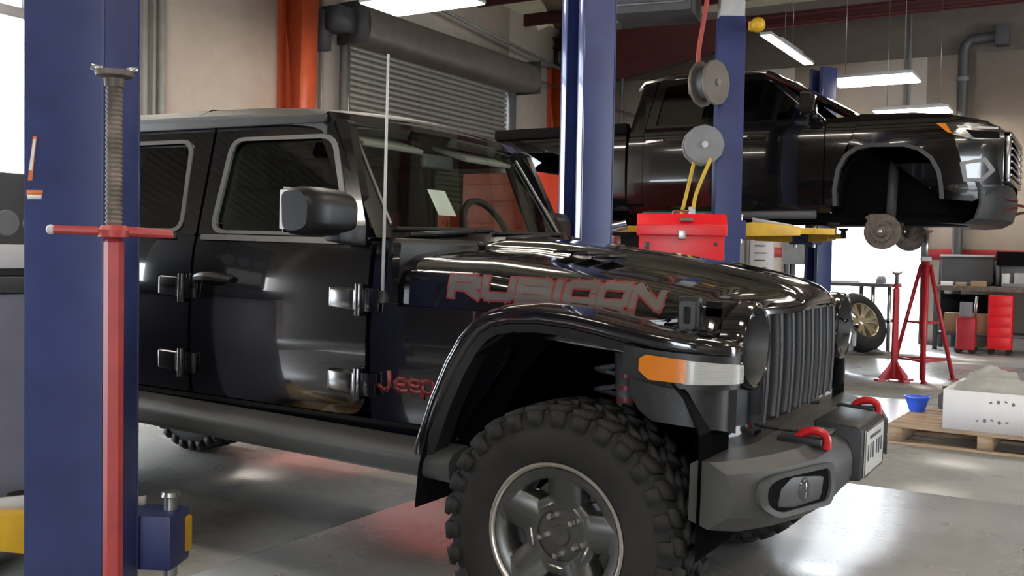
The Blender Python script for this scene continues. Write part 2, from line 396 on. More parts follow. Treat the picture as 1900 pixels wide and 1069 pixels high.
    # closed roller door
    d = struct(empty('door_2', 'closed grey slatted roller door with its coil housing', None, (XW, 0, 0)))
    prof = [(-.006, -.04), (.022, -.026), (.034, -.010), (.034, .010), (.022, .026), (-.006, .04)]
    m = MB(); m.prism(prof + [(-.012, .04), (-.012, -.04)], 'y', 6.69, 10.88)
    s0 = m.build('slat', 'slat_grey', d, ang=50); s0.location = (-.05, 0, .04)
    for k in range(1, 51):
        c2 = s0.copy(); COL.objects.link(c2); c2.parent = d; c2.location = (-.05, 0, .04+.08*k)
    for y in (6.62, 10.95): MB().box(-.02, .09, y-.06, y+.06, 0, 4.06).build('guide_rail', 'conduit_grey', d)
    ring = round_poly([(.05, 4.03), (.50, 4.03), (.56, 4.22), (.50, 4.48), (.05, 4.52)], [.02, .1, .12, .12, .02], 4)
    MB().prism(ring, 'y', 6.55, 11.05).build('coil_housing', 'hood_brown', d, ang=40)
    for y in (6.5, 11.06): MB().box(.04, .52, y, y+.04, 4.0, 4.55).build('end_plate', 'dark_grey', d)
    MB().tube([(.3, 11.08, 4.28), (.3, 12.2, 4.28)], .02).build('axle_shaft', 'steel', d)
    MB().cbox((.25, 6.25, 4.25), (.3, .35, .3)).cbox((.1, 6.1, 4.1), (.15, .2, .5)).build('operator_motor', 'dark_grey', d)
    MB().tube([(.30, 6.40, 4.2), (.30, 6.40, 1.3)], .012).build('hand_chain', 'steel', d)
    # conduits on the left wall
    for k, (y, r) in enumerate(((3.40, .035), (3.52, .025), (3.62, .04))):
        o = MB().tube([(XW+.06, y, 0), (XW+.06, y, ZC)], r, 10).build('wall_conduit', 'conduit_grey')
        tag(o, ['thin grey wall conduit nearest the open bay', 'middle thin grey conduit of the three beside the open bay', 'thick grey conduit of the three nearest the orange column'][k], 'conduit', 'grey conduits on the bay wall')
    o = MB().tube([(XW+.05, 6.15, 0), (XW+.05, 6.15, ZC-.2)], .03, 10).build('wall_conduit', 'conduit_grey'); tag(o, 'grey conduit between orange column and roller door', 'conduit')
    # downpipe on the far wall
    t = empty('vent_pipe', 'dark grey vertical vent pipe with an elbow on the far wall', 'pipe', (-.48, YW-.13, 0))
    MB().tube([(0, 0, 0), (0, 0, 4.35), (.02, 0, 4.5), (.10, 0, 4.58), (.45, 0, 4.6)], .075, 12).build('pipe', 'pipe_dark', t)
    MB().cbox((.52, 0, 4.6), (.18, .3, .3)).build('damper_box', 'dark_grey', t, bevel=.01)
    for z in (1.0, 2.6, 4.0): MB().lathe([(.078, z-.03), (.088, z-.03), (.088, z+.03), (.078, z+.03)], (0, 0, 0), 'z', 12).build('clamp', 'mid_grey', t)
    # thin conduits on the far wall
    o = MB().tube([(-1.25, YW-.03, 3.0), (-1.25, YW-.03, ZC)], .025, 8).build('wall_conduit', 'mid_grey'); tag(o, 'thin dark conduit hanging on far wall beside the vent pipe', 'conduit')
    o = MB().tube([(-6.1, YW-.03, .2), (-6.1, YW-.03, ZC)], .03, 8).build('wall_conduit', 'mid_grey'); tag(o, 'thin dark conduit on far wall near the corner', 'conduit')
    # bracing rods at the corner
    o = MB().tube([(XW+.3, 7.2, 4.95), (XW+.3, 12.2, 4.62)], .03, 8).build('sprinkler_pipe', 'conduit_grey'); tag(o, 'thin grey pipe running high along the bay wall', 'pipe')
    o = MB().tube([(-6.6, 12.655, 4.0), (-3.4, 12.655, 3.05)], .03, 8).build('brace_rod', 'conduit_grey'); tag(o, 'slanting dark brace rod in the far corner', 'rod')
room()

def fixture(loc, sx, sy, label, grp=None, mat='led_panel', drop=True):
    t = empty('light_fixture', label, 'light', loc, 0, grp)
    m = MB(); m.box(-sx/2, sx/2, -sy/2, sy/2, .012, .05); m.box(-sx/2*.8, sx/2*.8, -sy/2*.5, sy/2*.5, .05, .09)
    m.build('housing', 'light_grey', t, bevel=.004)
    MB().box(-sx/2+.015, sx/2-.015, -sy/2+.015, sy/2-.015, 0, .011).build('diffuser', mat, t)
    if drop:
        for x in (-sx*.35, sx*.35): MB().tube([(x, 0, .09), (x, 0, ZC-loc[2]-.001)], .004, 6).build('hanger_wire', 'steel', t)
    return t
fixture((-5.22, 5.43, 4.05), 1.25, .70, 'large square-edged ceiling light hanging before the roller door')
fixture((-1.22, 9.88, 3.6), 1.05, .72, 'lit ceiling light above the raised dark truck hood')
fixture((-1.10, 12.15, 3.49), 1.05, .60, 'lower lit ceiling light just behind the truck hood')
fixture((-2.6, 10.8, 4.28), .16, 2.3, 'long narrow lit strip light above truck cab', mat='led_strip')
k = 0
for x in (-5.6, -2.2, 1.2, 4.6):
    for y in (-6.0, -2.3, 1.5, 5.2):
        if x < 0 and y > 5: continue
        fixture((x, y, 4.12), 1.25, .50, 'ceiling light overhead outside the picture', 'ceiling lights over the near bays')
# ================================================================ BLACK OFF-ROAD PICKUP (built in its own frame, front axle at x=0)
RAKE = 0.0141
JP = empty('pickup_truck', 'glossy black four-door off-road pickup with a hood decal, filling the foreground', 'vehicle')
JP.rotation_euler = (0, RAKE, 0)
def ysj(x, z):
    y = interp(z, [.55, .62, .72, .92, 1.12, 1.24, 1.30, 1.80], [.770, .785, .800, .812, .806, .794, .780, .672])
    return y - max(0, x+.86)*.13
BZ = (.70, .78, .86, .94, 1.02, 1.10, 1.18, 1.24, 1.29)
# -- side body shell pieces
for s in (-1, 1):
    # sill under the doors, and cab rear corner
    side_panel('sill', [(-2.74, .57), (-.56, .57), (-.60, .655), (-2.74, .655)], None, ysj, s, 'black_paint', JP, ro=.01, th=.06)
    side_panel('front_quarter_panel', [(-.845, .66), (-.845, 1.300), (-.775, 1.312), (-.765, 1.075), (-.28, 1.075), (-.30, .93), (-.52, .60), (-.60, .66)],
               None, ysj, s, 'black_paint', JP, ro=[.01, .02, .03, .01, .02, .02, .02, .01], th=.04, zs=BZ)
    side_panel('door_pillar', [(-1.86, .66), (-1.70, .66), (-1.70, 1.76), (-1.86, 1.76)], None, ysj, s, 'black_plastic', JP, ro=.005, th=.05, off=-.035, zs=(.8, 1.0, 1.2, 1.3))
    side_panel('cab_corner', [(-2.76, .62), (-2.55, .62), (-2.55, 1.76), (-2.70, 1.76), (-2.76, 1.3)], None, ysj, s, 'black_paint', JP, ro=.02, th=.06, zs=BZ)
    # bed side with wheel arch
    arch = [(-3.49+.60*math.cos(a), .45+.62*math.sin(a)) for a in [PI*k/10 for k in range(11)]]
    side_panel('bed_side', [(-4.42, .60), (-4.42, 1.28), (-2.80, 1.28), (-2.80, .60)] + arch, None, lambda x, z: interp(z, [.5, .9, 1.3], [.78, .81, .79]), s, 'black_paint', JP, ro=.003, n=1, th=.05)
# -- doors
def door(x0, x1, front, s):
    # lower panel
    if front: out = [(x1, .665), (x1+.0, 1.305), (x0, 1.305), (x0, .665)]
    else: out = [(x1, .665), (x1, 1.305), (x0, 1.305), (x0, .90), (x0+.18, .665)]
    out = [(x, z) for x, z in out]
    rr = [.11, .01, .01, .03] if front else [.03, .01, .01, .05, .08]
    d = side_panel('door', out, None, ysj, s, 'black_paint', JP, ro=rr, th=.045, off=.004, zs=BZ, n=6)
    if front: o2 = [(x1-.02, 1.300), (x1-.215, 1.765), (x0, 1.765), (x0, 1.300)]; i2 = [(x1-.118, 1.322), (x1-.262, 1.703), (x0+.105, 1.703), (x0+.075, 1.322)]
    else: o2 = [(x1, 1.300), (x1, 1.765), (x0+.08, 1.765), (x0, 1.300)]; i2 = [(x1-.085, 1.322), (x1-.115, 1.703), (x0+.17, 1.703), (x0+.10, 1.322)]
    side_panel('window_frame', o2, i2, ysj, s, 'black_paint', d, ro=.03, ri=.06, th=.045, off=.004, n=5)
    def grow(pts, g):
        c = Vector((sum(p[0] for p in pts)/4, sum(p[1] for p in pts)/4)); return [tuple(Vector(p)+(Vector(p)-c).normalized()*g) for p in pts]
    side_panel('window_seal', grow(i2, .010), grow(i2, -.018), ysj, s, 'seal_grey', d, ro=.07, ri=.055, th=.012, off=.010, n=5)
    side_panel('window_pane', grow(i2, .005), None, ysj, s, 'front_glass' if front else 'tinted_glass', d, ro=.06, th=.004, off=-.012, n=5)
    side_panel('belt_moulding', [(x1-.115, 1.290), (x1-.115, 1.312), (x0+.03, 1.312), (x0+.03, 1.290)], None, ysj, s, 'seal_grey', d, ro=.004, th=.02, off=.016)
    # handle: paddle, recess
    hx = x0+.13; y = s*(ysj(hx, 1.14)+.004)
    ring = [(hx-.10+.20*k/8, 1.135+.010*math.sin(PI*k/8)) for k in range(9)]
    h = MB(); h.tube([(p[0], y+s*(.012+.032*math.sin(PI*k/8)), p[1]) for k, p in enumerate(ring)], [.012, .015, .017, .018, .018, .018, .018, .016, .012], 8)
    h.build('handle', 'black_plastic', d)
    MB().sphere((hx, y-s*.002, 1.135), (.085, .012, .03), 14, 8).build('handle_recess', 'dark_void', d)
    MB().cbox((hx-.105, y+s*.012, 1.135), (.035, .03, .036)).build('lock_cap', 'black_paint', d, bevel=.006)
    # hinges: black gloss strap on the door, its reflections put in as chrome, knuckle on the pillar
    for z in (1.095, .790):
        hy = s*(ysj(x1-.08, z)+.006); m = MB()
        ring = [(x1-.175, hy+s*0, z-.040), (x1-.175, hy, z+.045), (x1-.03, hy, z+.040), (x1-.03, hy, z-.050)]
        m.loft([[(p[0], p[1], p[2]) for p in ring], [(p[0]*.8+(x1-.10)*.2, p[1]+s*.022, p[2]*.85+z*.15) for p in ring]])
        m.build('hinge_strap', 'dark_chrome', d, bevel=.010)
        k = MB(); k.tube([(x1-.022, hy+s*.016, z-.062), (x1-.022, hy+s*.016, z+.055)], .017, 10); k.box(x1-.02, x1+.055, min(hy, hy+s*.014), max(hy, hy+s*.014), z-.045, z+.04)
        k.build('hinge_knuckle', 'black_paint', d, bevel=.003)
    return d
for s in (-1, 1):
    door(-1.775, -.862, True, s)
    door(-2.62, -1.790, False, s)
# -- roof (hardtop): lofted crowned shell
def roof():
    P = []
    xs = [-1.115, -1.14, -1.19, -1.30, -1.60, -2.0, -2.4, -2.70, -2.78, -2.80]; zt = [1.800, 1.822, 1.838, 1.850, 1.863, 1.867, 1.865, 1.85, 1.82, 1.76]
    for x, z in zip(xs, zt):
        row = []
        for k in range(-14, 15):
            t = k/14; a = abs(t); w = .715 if a > .96 else .700
            zz = z - .035*a**2.2 - max(0, a-.90)/.10*.030
            row.append((x - .05*a*a*(1 if x > -1.5 else 0), math.copysign(a*.705, t) if k else 0, zz))
        P.append(row)
    r = MB(); r.grid(P, th=(0, 0, -.035)); R = r.build('roof', 'hardtop', JP, ang=50)
    for s in (-1, 1):
        MB().box(-2.78, -1.17, s*.700-.012, s*.700+.012, 1.752, 1.785).build('drip_rail', 'hardtop', R, bevel=.005)
    MB().tube([(-1.872, .70*t/10, 1.8665-.035*abs(t/10)**2.2-max(0, abs(t/10)-.9)*.3) for t in range(-10, 11)], .0025, 6).build('panel_seam', 'dark_void', R)
roof()
# -- rear wall of the cab
m = MB(); m.box(-2.78, -2.72, -.74, .74, .62, 1.30); m.box(-2.78, -2.72, -.68, -.55, 1.3, 1.76); m.box(-2.78, -2.72, .55, .68, 1.3, 1.76); m.box(-2.78, -2.72, -.68, .68, 1.68, 1.78)
m.build('cab_rear_panel', 'black_paint', JP, bevel=.01)
MB().box(-2.752, -2.746, -.55, .55, 1.30, 1.68).build('rear_window', 'tinted_glass', JP)
# bed floor, tailgate, front wall
m = MB(); m.box(-4.40, -2.82, -.74, .74, .78, .82); m.box(-2.86, -2.82, -.76, .76, .62, 1.27); m.build('bed_floor', 'black_plastic', JP)
MB().box(-4.47, -4.42, -.76, .76, .70, 1.27).build('tailgate', 'black_paint', JP, bevel=.012)
# -- hood
HX = [-.80, -.45, -.13, .05, .22, .36, .46, .51, .540, .552]; HZ = [1.337, 1.333, 1.303, 1.285, 1.263, 1.238, 1.212, 1.192, 1.168, 1.148]
def hW(x): return interp(x, [-.80, -.3, .2, .56], [.738, .700, .655, .622])
def hzc(x):
    z = interp(x, HX, HZ); return z
def hsec(x):
    W, z = hW(x), hzc(x); fr = max(0, min(1, (x-.40)/.152)); k = max(0, min(1, (x+.80)/.16)); k = k*k*(3-2*k); z -= .035*(1-k); dm = (.045*k+.010*(1-k))*(1-.6*fr)
    zl = 1.078 + .03*fr
    sh = min(1.0, (z-zl)/.2)
    return chaikin([(0, z), (.20*W, z-.002), (.31*W, z-.008), (.36*W, z-dm), (.48*W, z-dm-.006), (.70*W, z-dm-.018*sh), (.86*W, z-dm-.035*sh), (.945*W, z-dm-.065*sh), (.985*W, z-dm-.105*sh), (1.0*W, zl+.03), (1.002*W, zl)], 3)
def hood_xy(x, y):
    c = max(0, min(1, (x+.1)/.65)); return x - .11*c*(y/.62)**2
def hood_side_y(x, z):
    sec = hsec(x)
    for (y0, z0), (y1, z1) in zip(sec[::-1][:-1], sec[::-1][1:]):
        if z0 <= z <= z1: return y0+(y1-y0)*(z-z0)/(z1-z0+1e-9)
    return sec[-1][0]
rows = []
for x in [-.80+.03*i for i in range(40)] + [.40, .43, .46, .485, .51, .525, .54, .548, .552]:
    sec = hsec(x); full = [(-y, z) for y, z in sec[::-1]] + sec[1:]
    rows.append([(hood_xy(x, y), y, z) for y, z in full])
hood = MB().grid(rows, th=(-.0, 0, -.018)).build('hood', 'black_paint', JP, ang=60)
# hood louvre vents on the dome
for s in (-1, 1):
    for k in range(3):
        x = -.30+k*.085
        MB().cbox((x, s*.33, hzc(x)-.030), (.060, .15, .010), ry=-.12).build('vent_louvre', 'black_plastic', hood, bevel=.003)
# washer nozzles
for s in (-1, 1): MB().sphere((-.72, s*.28, hzc(-.72)-.035), (.02, .014, .012), 8, 6).build('washer_nozzle', 'black_plastic', hood)
# hood decal, both sides: letters as thick strokes wrapped on the hood flank
LET = {'R': [[(0, 0), (0, 1), (.8, 1), (1, .85), (1, .62), (.8, .48), (0, .48)], [(.5, .48), (1, 0)]],
       'U': [[(0, 1), (0, .15), (.15, 0), (.85, 0), (1, .15), (1, 1)]],
       'B': [[(0, 0), (0, 1), (.85, 1), (1, .85), (1, .65), (.88, .52), (0, .52)], [(.88, .52), (1, .38), (1, .15), (.85, 0), (0, 0)]],
       'I': [[(.5, 0), (.5, 1)]], 'C': [[(1, .78), (1, .9), (.85, 1), (.15, 1), (0, .85), (0, .15), (.15, 0), (.85, 0), (1, .12), (1, .25)]],
       'O': [[(.15, 0), (.85, 0), (1, .15), (1, .85), (.85, 1), (.15, 1), (0, .85), (0, .15), (.15, 0)]],
       'N': [[(0, 0), (0, 1), (1, 0), (1, 1)]]}
def decal(s):
    word = 'RUBICON'; wid = [.103, .103, .103, .012, .103, .103, .103]; gap = .029
    x = -.56; lo, hi = 1.120, 1.176
    base = None
    for layer, (w, mt, off) in enumerate(((.036, 'decal_red', .0016), (.024, 'decal_grey', .0028))):
        x = -.56; m = MB()
        for ch, cw in zip(word, wid):
            for ln in LET[ch]:
                pts = [(x+u*cw, v*(hi-lo)) for u, v in ln]
                for q in strokes([pts], w):
                    sub = []
                    (ax, az), (bx, bz), (cx, cz), (dx, dz) = q
                    R = []
                    for i in range(5):
                        t = i/4; row = []
                        for j in range(3):
                            r = j/2
                            px = (ax*(1-r)+bx*r)*(1-t)+(dx*(1-r)+cx*r)*t; pz = lo+(az*(1-r)+bz*r)*(1-t)+(dz*(1-r)+cz*r)*t + .02*(x+.2)*0
                            if s > 0: px2 = -.2-(px+.2)*1.0
                            else: px2 = px
                            zz = pz + .012*(.2-px2)*0.6
                            row.append((hood_xy(px2, .6), s*(hood_side_y(px2, zz)+off), zz+off*.6))
                        R.append(row)
                    m.grid(R)
            x += cw+gap
        o = m.build('decal_outline' if layer == 0 else 'decal_lettering', mt, hood, ang=80, recalc=False)
        if layer == 1: o['label'] = 'grey lettering RUBICON with red outline'
for s in (-1, 1): decal(s)
# "Jeep" badge on the quarter panels
JL = {'J': [[(.55, 1), (.55, .25), (.42, 0), (.15, 0), (0, .2)]], 'e': [[(.05, .36), (.6, .36), (.6, .55), (.42, .68), (.18, .68), (0, .48), (0, .2), (.2, 0), (.55, .04)]],
      'p': [[(0, -.32), (0, .66)], [(0, .52), (.2, .68), (.45, .66), (.6, .48), (.6, .2), (.45, 0), (.2, 0), (0, .14)]]}
def badge(s):
    m = MB(); x = 0; H = .062
    for ch, cw in (('J', .075), ('e', .062), ('e', .062), ('p', .06)):
        for ln in JL[ch]:
            for q in strokes([[(x+u*.075, v*H) for u, v in ln]], .013):
                fr = []; bk = []
                for px, pz in q:
                    X = -.805+px if s < 0 else -.805+.225-px
                    Z = .775+pz; Y = ysj(X, Z)
                    bk.append((X, s*(Y-.002), Z)); fr.append((X, s*(Y+.006), Z))
                m.loft([bk, fr])
        x += cw-.008
    o = m.build('badge', 'decal_red', JP); o['label'] = 'small red-grey badge lettering Jeep'
for s in (-1, 1): badge(s)
# -- cowl, windshield frame and glass
MB().prism([(-.90, 1.20), (-.90, 1.30), (-.80, 1.318), (-.78, 1.30), (-.78, 1.15)], 'y', -.735, .735).build('cowl', 'black_plastic', JP, bevel=.006)
def wsp(u, v, o=0.0):   # u -1..1 across, v 0..1 up
    w = .765*(1-v)+.690*v; x = -.835-.300*v - .045*u*u; z = 1.325+.478*v - .014*u*u*v
    return (x+o*.83, u*w, z+o*.55)
fr = []
for (u0, u1, v0, v1, nm) in ((-1, -.885, -.02, 1, 'p'), (.885, 1, -.02, 1, 'p'), (-1, 1, .915, 1.0, 'h'), (-1, 1, -.03, .05, 'b')):
    P = [[wsp(u0+(u1-u0)*i/16, v0+(v1-v0)*j/6, .012) for i in range(17)] for j in range(7)]
    MB().grid(P, th=(-.07, 0, -.03)).build('windshield_frame', 'black_paint', JP, ang=50)
P = [[wsp(-.90+1.8*i/24, .03+.90*j/10, .004) for i in range(25)] for j in range(11)]
MB().grid(P).build('windshield', 'windshield_glass', JP, ang=80)
for s in (-1, 1):   # windshield side trim strip (bright)
    MB().tube([wsp(s*.865, .08+.75*k/8, .012) for k in range(9)], .007, 6).build('windshield_trim', 'seal_grey', JP)
# wipers
for y0, y1 in ((.05, .62), (-.55, -.02)):
    a = wsp(y0/.7, -.02, .03); b = wsp((y0*.3+y1*.7)/.7, .03, .03); c = wsp(y1/.7, .05, .03)
    w = MB(); w.tube([a, b], .010, 6); w.build('wiper_arm', 'black_plastic', JP)
    MB().tube([wsp((y0-.05)/.7, .035, .022), wsp((y0+y1)/1.4, .05, .022), wsp(y1/.7, .06, .022)], .007, 6).build('wiper_blade', 'rubber', JP)
# registration paper behind the glass
Pp = [[wsp(-.42+.16*i, .20+.22*j, -.006) for i in range(2)] for j in range(2)]
MB().grid(Pp).build('paper_tag', 'sign_paper', JP)
# -- fender flares (front)
FP = [(-.605, .555, .880), (-.560, .650, .905), (-.495, .790, .928), (-.430, .920, .936), (-.380, 1.000, .938), (-.330, 1.055, .938), (-.275, 1.088, .938), (-.20, 1.105, .938), (-.09, 1.112, .938), (.03, 1.105, .938),
      (.14, 1.088, .938), (.23, 1.072, .936), (.30, 1.060, .924), (.38, 1.048, .905), (.445, 1.040, .868), (.485, 1.034, .815), (.500, 1.030, .762), (.480, 1.028, .715)]
def flare_front(s):
    top = []; N = len(FP)
    for i, (x, z, y) in enumerate(FP):
        a, b = FP[max(0, i-1)], FP[min(N-1, i+1)]
        tx, tz, ty = b[0]-a[0], b[2-1]-a[1], b[2]-a[2]
        L = math.hypot(tx, tz) or 1; nx, nz = tz/L, -tx/L       # towards the wheel
        if i >= 12: nx, nz = 0, -1
        lip = .050 if i < 11 else .05
        yin = .74 if x < -.28 else interp(x, [-.28, .1, .3, .42, .50, .52], [.70, .67, .675, .69, .69, .69])
        if x > .40: yin = min(yin, y-.03)
        ramp = interp(x, [-.60, -.40, -.28], [.0, .3, 1.0])
        rise = .012*ramp
        # profile: inner top, mid top, crest, outer edge, lip bottom, returned lip
        dxi = 0 if i < 12 else -.35*(y-yin) if x < .45 else -.06
        pr = [(x+dxi-nx*rise, yin, z-nz*rise), (x+dxi*.5-nx*(rise+.006), (y*.55+yin*.45), z-nz*(rise+.006)), (x-nx*.004, y-.035, z-nz*.008), (x, y-.008, z-nz*0.0), (x+nx*.014, y, z+nz*.014),
              (x+nx*.040, y-.004, z+nz*.040), (x+nx*lip, y-.012, z+nz*lip), (x+nx*(lip+.004), y-.05, z+nz*(lip+.004))]
        top.append([(p[0], s*p[1], p[2]) for p in pr])
    f = MB().grid(top, th=(0, -s*.006, -.006)).build('fender_flare', 'black_paint', JP, ang=42)
    # matte edge band of the wheel arch
    band = []
    for i in range(0, 12):
        r = top[i]; q6, q7 = Vector(r[6]), Vector(r[7]); nx = (q6-Vector(r[4])).normalized()
        band.append([tuple(q6+Vector((0, s*.004, 0))), tuple(q6+nx*.028+Vector((0, s*.002, 0))), tuple(q6+nx*.034-Vector((0, s*.06, 0)))])
    MB().grid(band, th=(0, -s*.005, 0)).build('arch_lip', 'black_plastic', f, ang=60)
    # front fascia of the flare with turn signal and running light, wrapped round the corner
    def fasc(t):   # plan curve t 0..1
        pl = chaikin([(.235, .936), (.30, .925), (.40, .905), (.46, .862), (.497, .805), (.505, .755), (.480, .712)], 2)
        k = t*(len(pl)-1); i = min(int(k), len(pl)-2); u = k-i
        return (pl[i][0]*(1-u)+pl[i+1][0]*u, pl[i][1]*(1-u)+pl[i+1][1]*u)
    def band2(t0, t1, z0, z1, off, n=12, zs0=0):
        P = []
        for j in range(n+1):
            t = t0+(t1-t0)*j/n; x, y = fasc(t); e = fasc(min(1, t+.02)); dx, dy = e[0]-x, e[1]-y; L = math.hypot(dx, dy) or 1
            ox, oy = -dy/L*off, dx/L*off
            P.append([(x+ox, s*(y+oy), z1(t) if callable(z1) else z1), (x+ox, s*(y+oy), z0(t) if callable(z0) else z0)])
        return P
    zt = lambda t: interp(t, [0, .3, 1], [1.020, 1.008, .990])
    zb = lambda t: interp(t, [0, .12, .3, 1], [.955, .925, .905, .90])
    MB().grid(band2(0.0, 1, zb, zt, 0.0, 20), th=(-.03, 0, 0)).build('flare_front', 'black_plastic', f, ang=50)
    za = lambda t: interp(t, [.13, .19, .34], [.952, .926, .922]); zc_ = lambda t: interp(t, [.13, .17, .34], [.985, .998, .990])
    MB().grid(band2(.13, .34, za, zc_, .010, 10), th=(-.012, 0, 0)).build('turn_signal', 'amber', f, ang=50)
    MB().grid(band2(.345, .80, .920, lambda t: interp(t, [.3, .8], [.990, .972]), .010, 12), th=(-.012, 0, 0)).build('running_light', 'lamp_clear', f, ang=50)
    # matte lower apron below the lamps
    MB().grid(band2(.08, 1, lambda t: interp(t, [0, .2, 1], [.93, .80, .76]), lambda t: zb(t)+.01, -.03, 12), th=(-.03, 0, 0)).build('flare_apron', 'black_plastic', f, ang=50)
for s in (-1, 1): flare_front(s)
# rear flares
for s in (-1, 1):
    ring = []
    for k in range(15):
        a = PI*(1-k/14); cx, cz = -3.49, .45
        q = lambda r, y: (cx+r*math.cos(a), s*y, cz+r*1.03*math.sin(a))
        ring.append([q(.66, .79), q(.665, .90), q(.65, .935), q(.60, .93), q(.595, .80)])
    MB().grid(ring, th=(0, 0, -.004)).build('fender_flare', 'black_paint', JP, ang=50)
# wheel-house liners
def liner(cx, s, rx, rz, x0, x1):
    P = []
    for k in range(17):
        a = PI*(k/16); x = cx+rx*math.cos(a); x = max(x0, min(x1, x)); z = .41+rz*math.sin(a)
        P.append([(x, s*.915, min(z, 1.05)), (x, s*.42, min(z, 1.05))])
    m = MB(); m.grid(P, th=(0, 0, .012)); m.box(x0, x1, s*.42-.01, s*.42+.01, .41, 1.05)
    return m.build('wheel_liner', 'dark_void', JP)
for s in (-1, 1):
    liner(0, s, .55, .66, -.56, .44); liner(-3.49, s, .58, .60, -4.07, -2.91)
# -- grille
def gx(y):
    a = abs(y); x = .500-.07*a*a
    if a > .47: x -= .9*(a-.47)**2
    return x
gr = MB()
def gslab(y0, y1, z0, z1, n, off=0.0, th=.05):
    P = [[(gx(y0+(y1-y0)*i/n)+off-.02*abs((z1*(1-j/4)+z0*j/4)-.95)*0, y0+(y1-y0)*i/n, z1+(z0-z1)*j/4) for i in range(n+1)] for j in range(5)]
    gr.grid(P, th=(-th, 0, 0))
gslab(-.70, .70, 1.105, 1.150, 32); gslab(-.66, .66, .690, .765, 32)
for s in (-1, 1): gslab(*sorted((s*.445, s*.475)), .765, 1.105, 3); pass
GR = gr.build('grille', 'black_paint', JP, ang=40)
for s in (-1, 1): MB().box(.36, .445, *sorted((s*.475, s*.66)), .74, .885).build('grille_cheek', 'black_plastic', GR, bevel=.01)
pitch = .127
for k in range(8):
    y = -.4445+k*pitch
    prof = chaikin([(-.021, -.05), (-.021, -.008), (-.014, .004), (.014, .004), (.021, -.008), (.021, -.05)], 1)
    rings = [[(gx(y)+p[1]+.006*math.sin(PI*j/6), y+p[0]*(1 if 0 < j < 6 else 1.25), 1.112-(1.112-.758)*j/6) for p in prof] for j in range(7)]
    MB().loft(rings).build('grille_bar', 'black_plastic', GR, ang=45)
MB().box(.36, .40, -.47, .47, .72, 1.12).build('grille_mesh', 'dark_void', GR)
for k in range(7):
    for j in range(9):
        if j % 2: continue
    y = -.4445+(k+.5)*pitch
    m = MB()
    for z in [.79+.036*i for i in range(9)]: m.box(gx(y)-.050, gx(y)-.044, y-.043, y+.043, z, z+.008)
    m.build('slot_insert', 'dark_grey', GR)
def headlight(s):
    c = (.425, s*.595, 1.015)
    h = MB().lathe([(.118, .0), (.136, .0), (.138, .045), (.134, .072), (.126, .078), (.119, .074)], c, 'x', 40).build('headlight', 'black_paint', GR, ang=45)
    MB().lathe([(.119, .074), (.112, .05), (.104, .012)], c, 'x', 40).build('bezel_inside', 'bumper_plastic', h, ang=60)
    MB().lathe([(.001, .002), (.05, .003), (.09, .007), (.106, .013)], c, 'x', 32).build('reflector', 'mid_grey', h, ang=60)
    MB().lathe([(.001, .034), (.05, .031), (.09, .022), (.105, .014)], c, 'x', 32).build('lens', 'lens_glass', h, ang=60)
    MB().lathe([(.002, .026), (.034, .024), (.042, .008)], c, 'x', 24).build('projector', 'lamp_clear', h, ang=60)
for s in (-1, 1): headlight(s)
for s in (-1, 1):   # grille corners around the headlights
    P = []
    for i in range(13):
        y = .475+.20*i/12
        P.append([(gx(y), s*y, 1.150), (gx(y), s*y, 1.10+.035*math.sin(PI*i/12)), ])
    MB().grid(P, th=(-.05, 0, 0)).build('grille_corner', 'black_paint', GR, ang=50)
    MB().box(.30, .425, *sorted((s*.44, s*.70)), .80, 1.13).build('headlight_bucket', 'black_paint', GR)
for s in (-1, 1): MB().prism([(-.30, 1.0), (-.30, 1.070), (.36, 1.062), (.452, 1.045), (.452, .95), (.30, .95)], 'y', *sorted((s*.585, s*.705))).build('fender_top', 'black_paint', JP, bevel=.012)
# hood latches
for s in (-1, 1):
    x = .315; y = s*.700
    t = MB(); t.cbox((x, s*.690, 1.105), (.075, .035, .115)); L = t.build('hood_latch', 'black_plastic', JP, bevel=.012)
    rr = round_poly([(x-.026, 1.062), (x+.026, 1.062), (x+.026, 1.148), (x-.026, 1.148)], .014, 4); ri = round_poly([(x-.012, 1.078), (x+.012, 1.078), (x+.012, 1.132), (x-.012, 1.132)], .008, 4)
    m = MB(); N = len(rr)
    lp = lambda pts, yy: [(p[0], yy, p[1]) for p in pts]
    m.loft([lp(rr, s*.704), lp(rr, s*.718), lp(ri, s*.718), lp(ri, s*.704)], True, False, True); m.build('latch_loop', 'dark_grey', L, ang=50)
    MB().box(x-.05, x+.06, *sorted((s*.66, s*.71)), 1.060, 1.072).build('latch_base', 'black_plastic', L, bevel=.004)
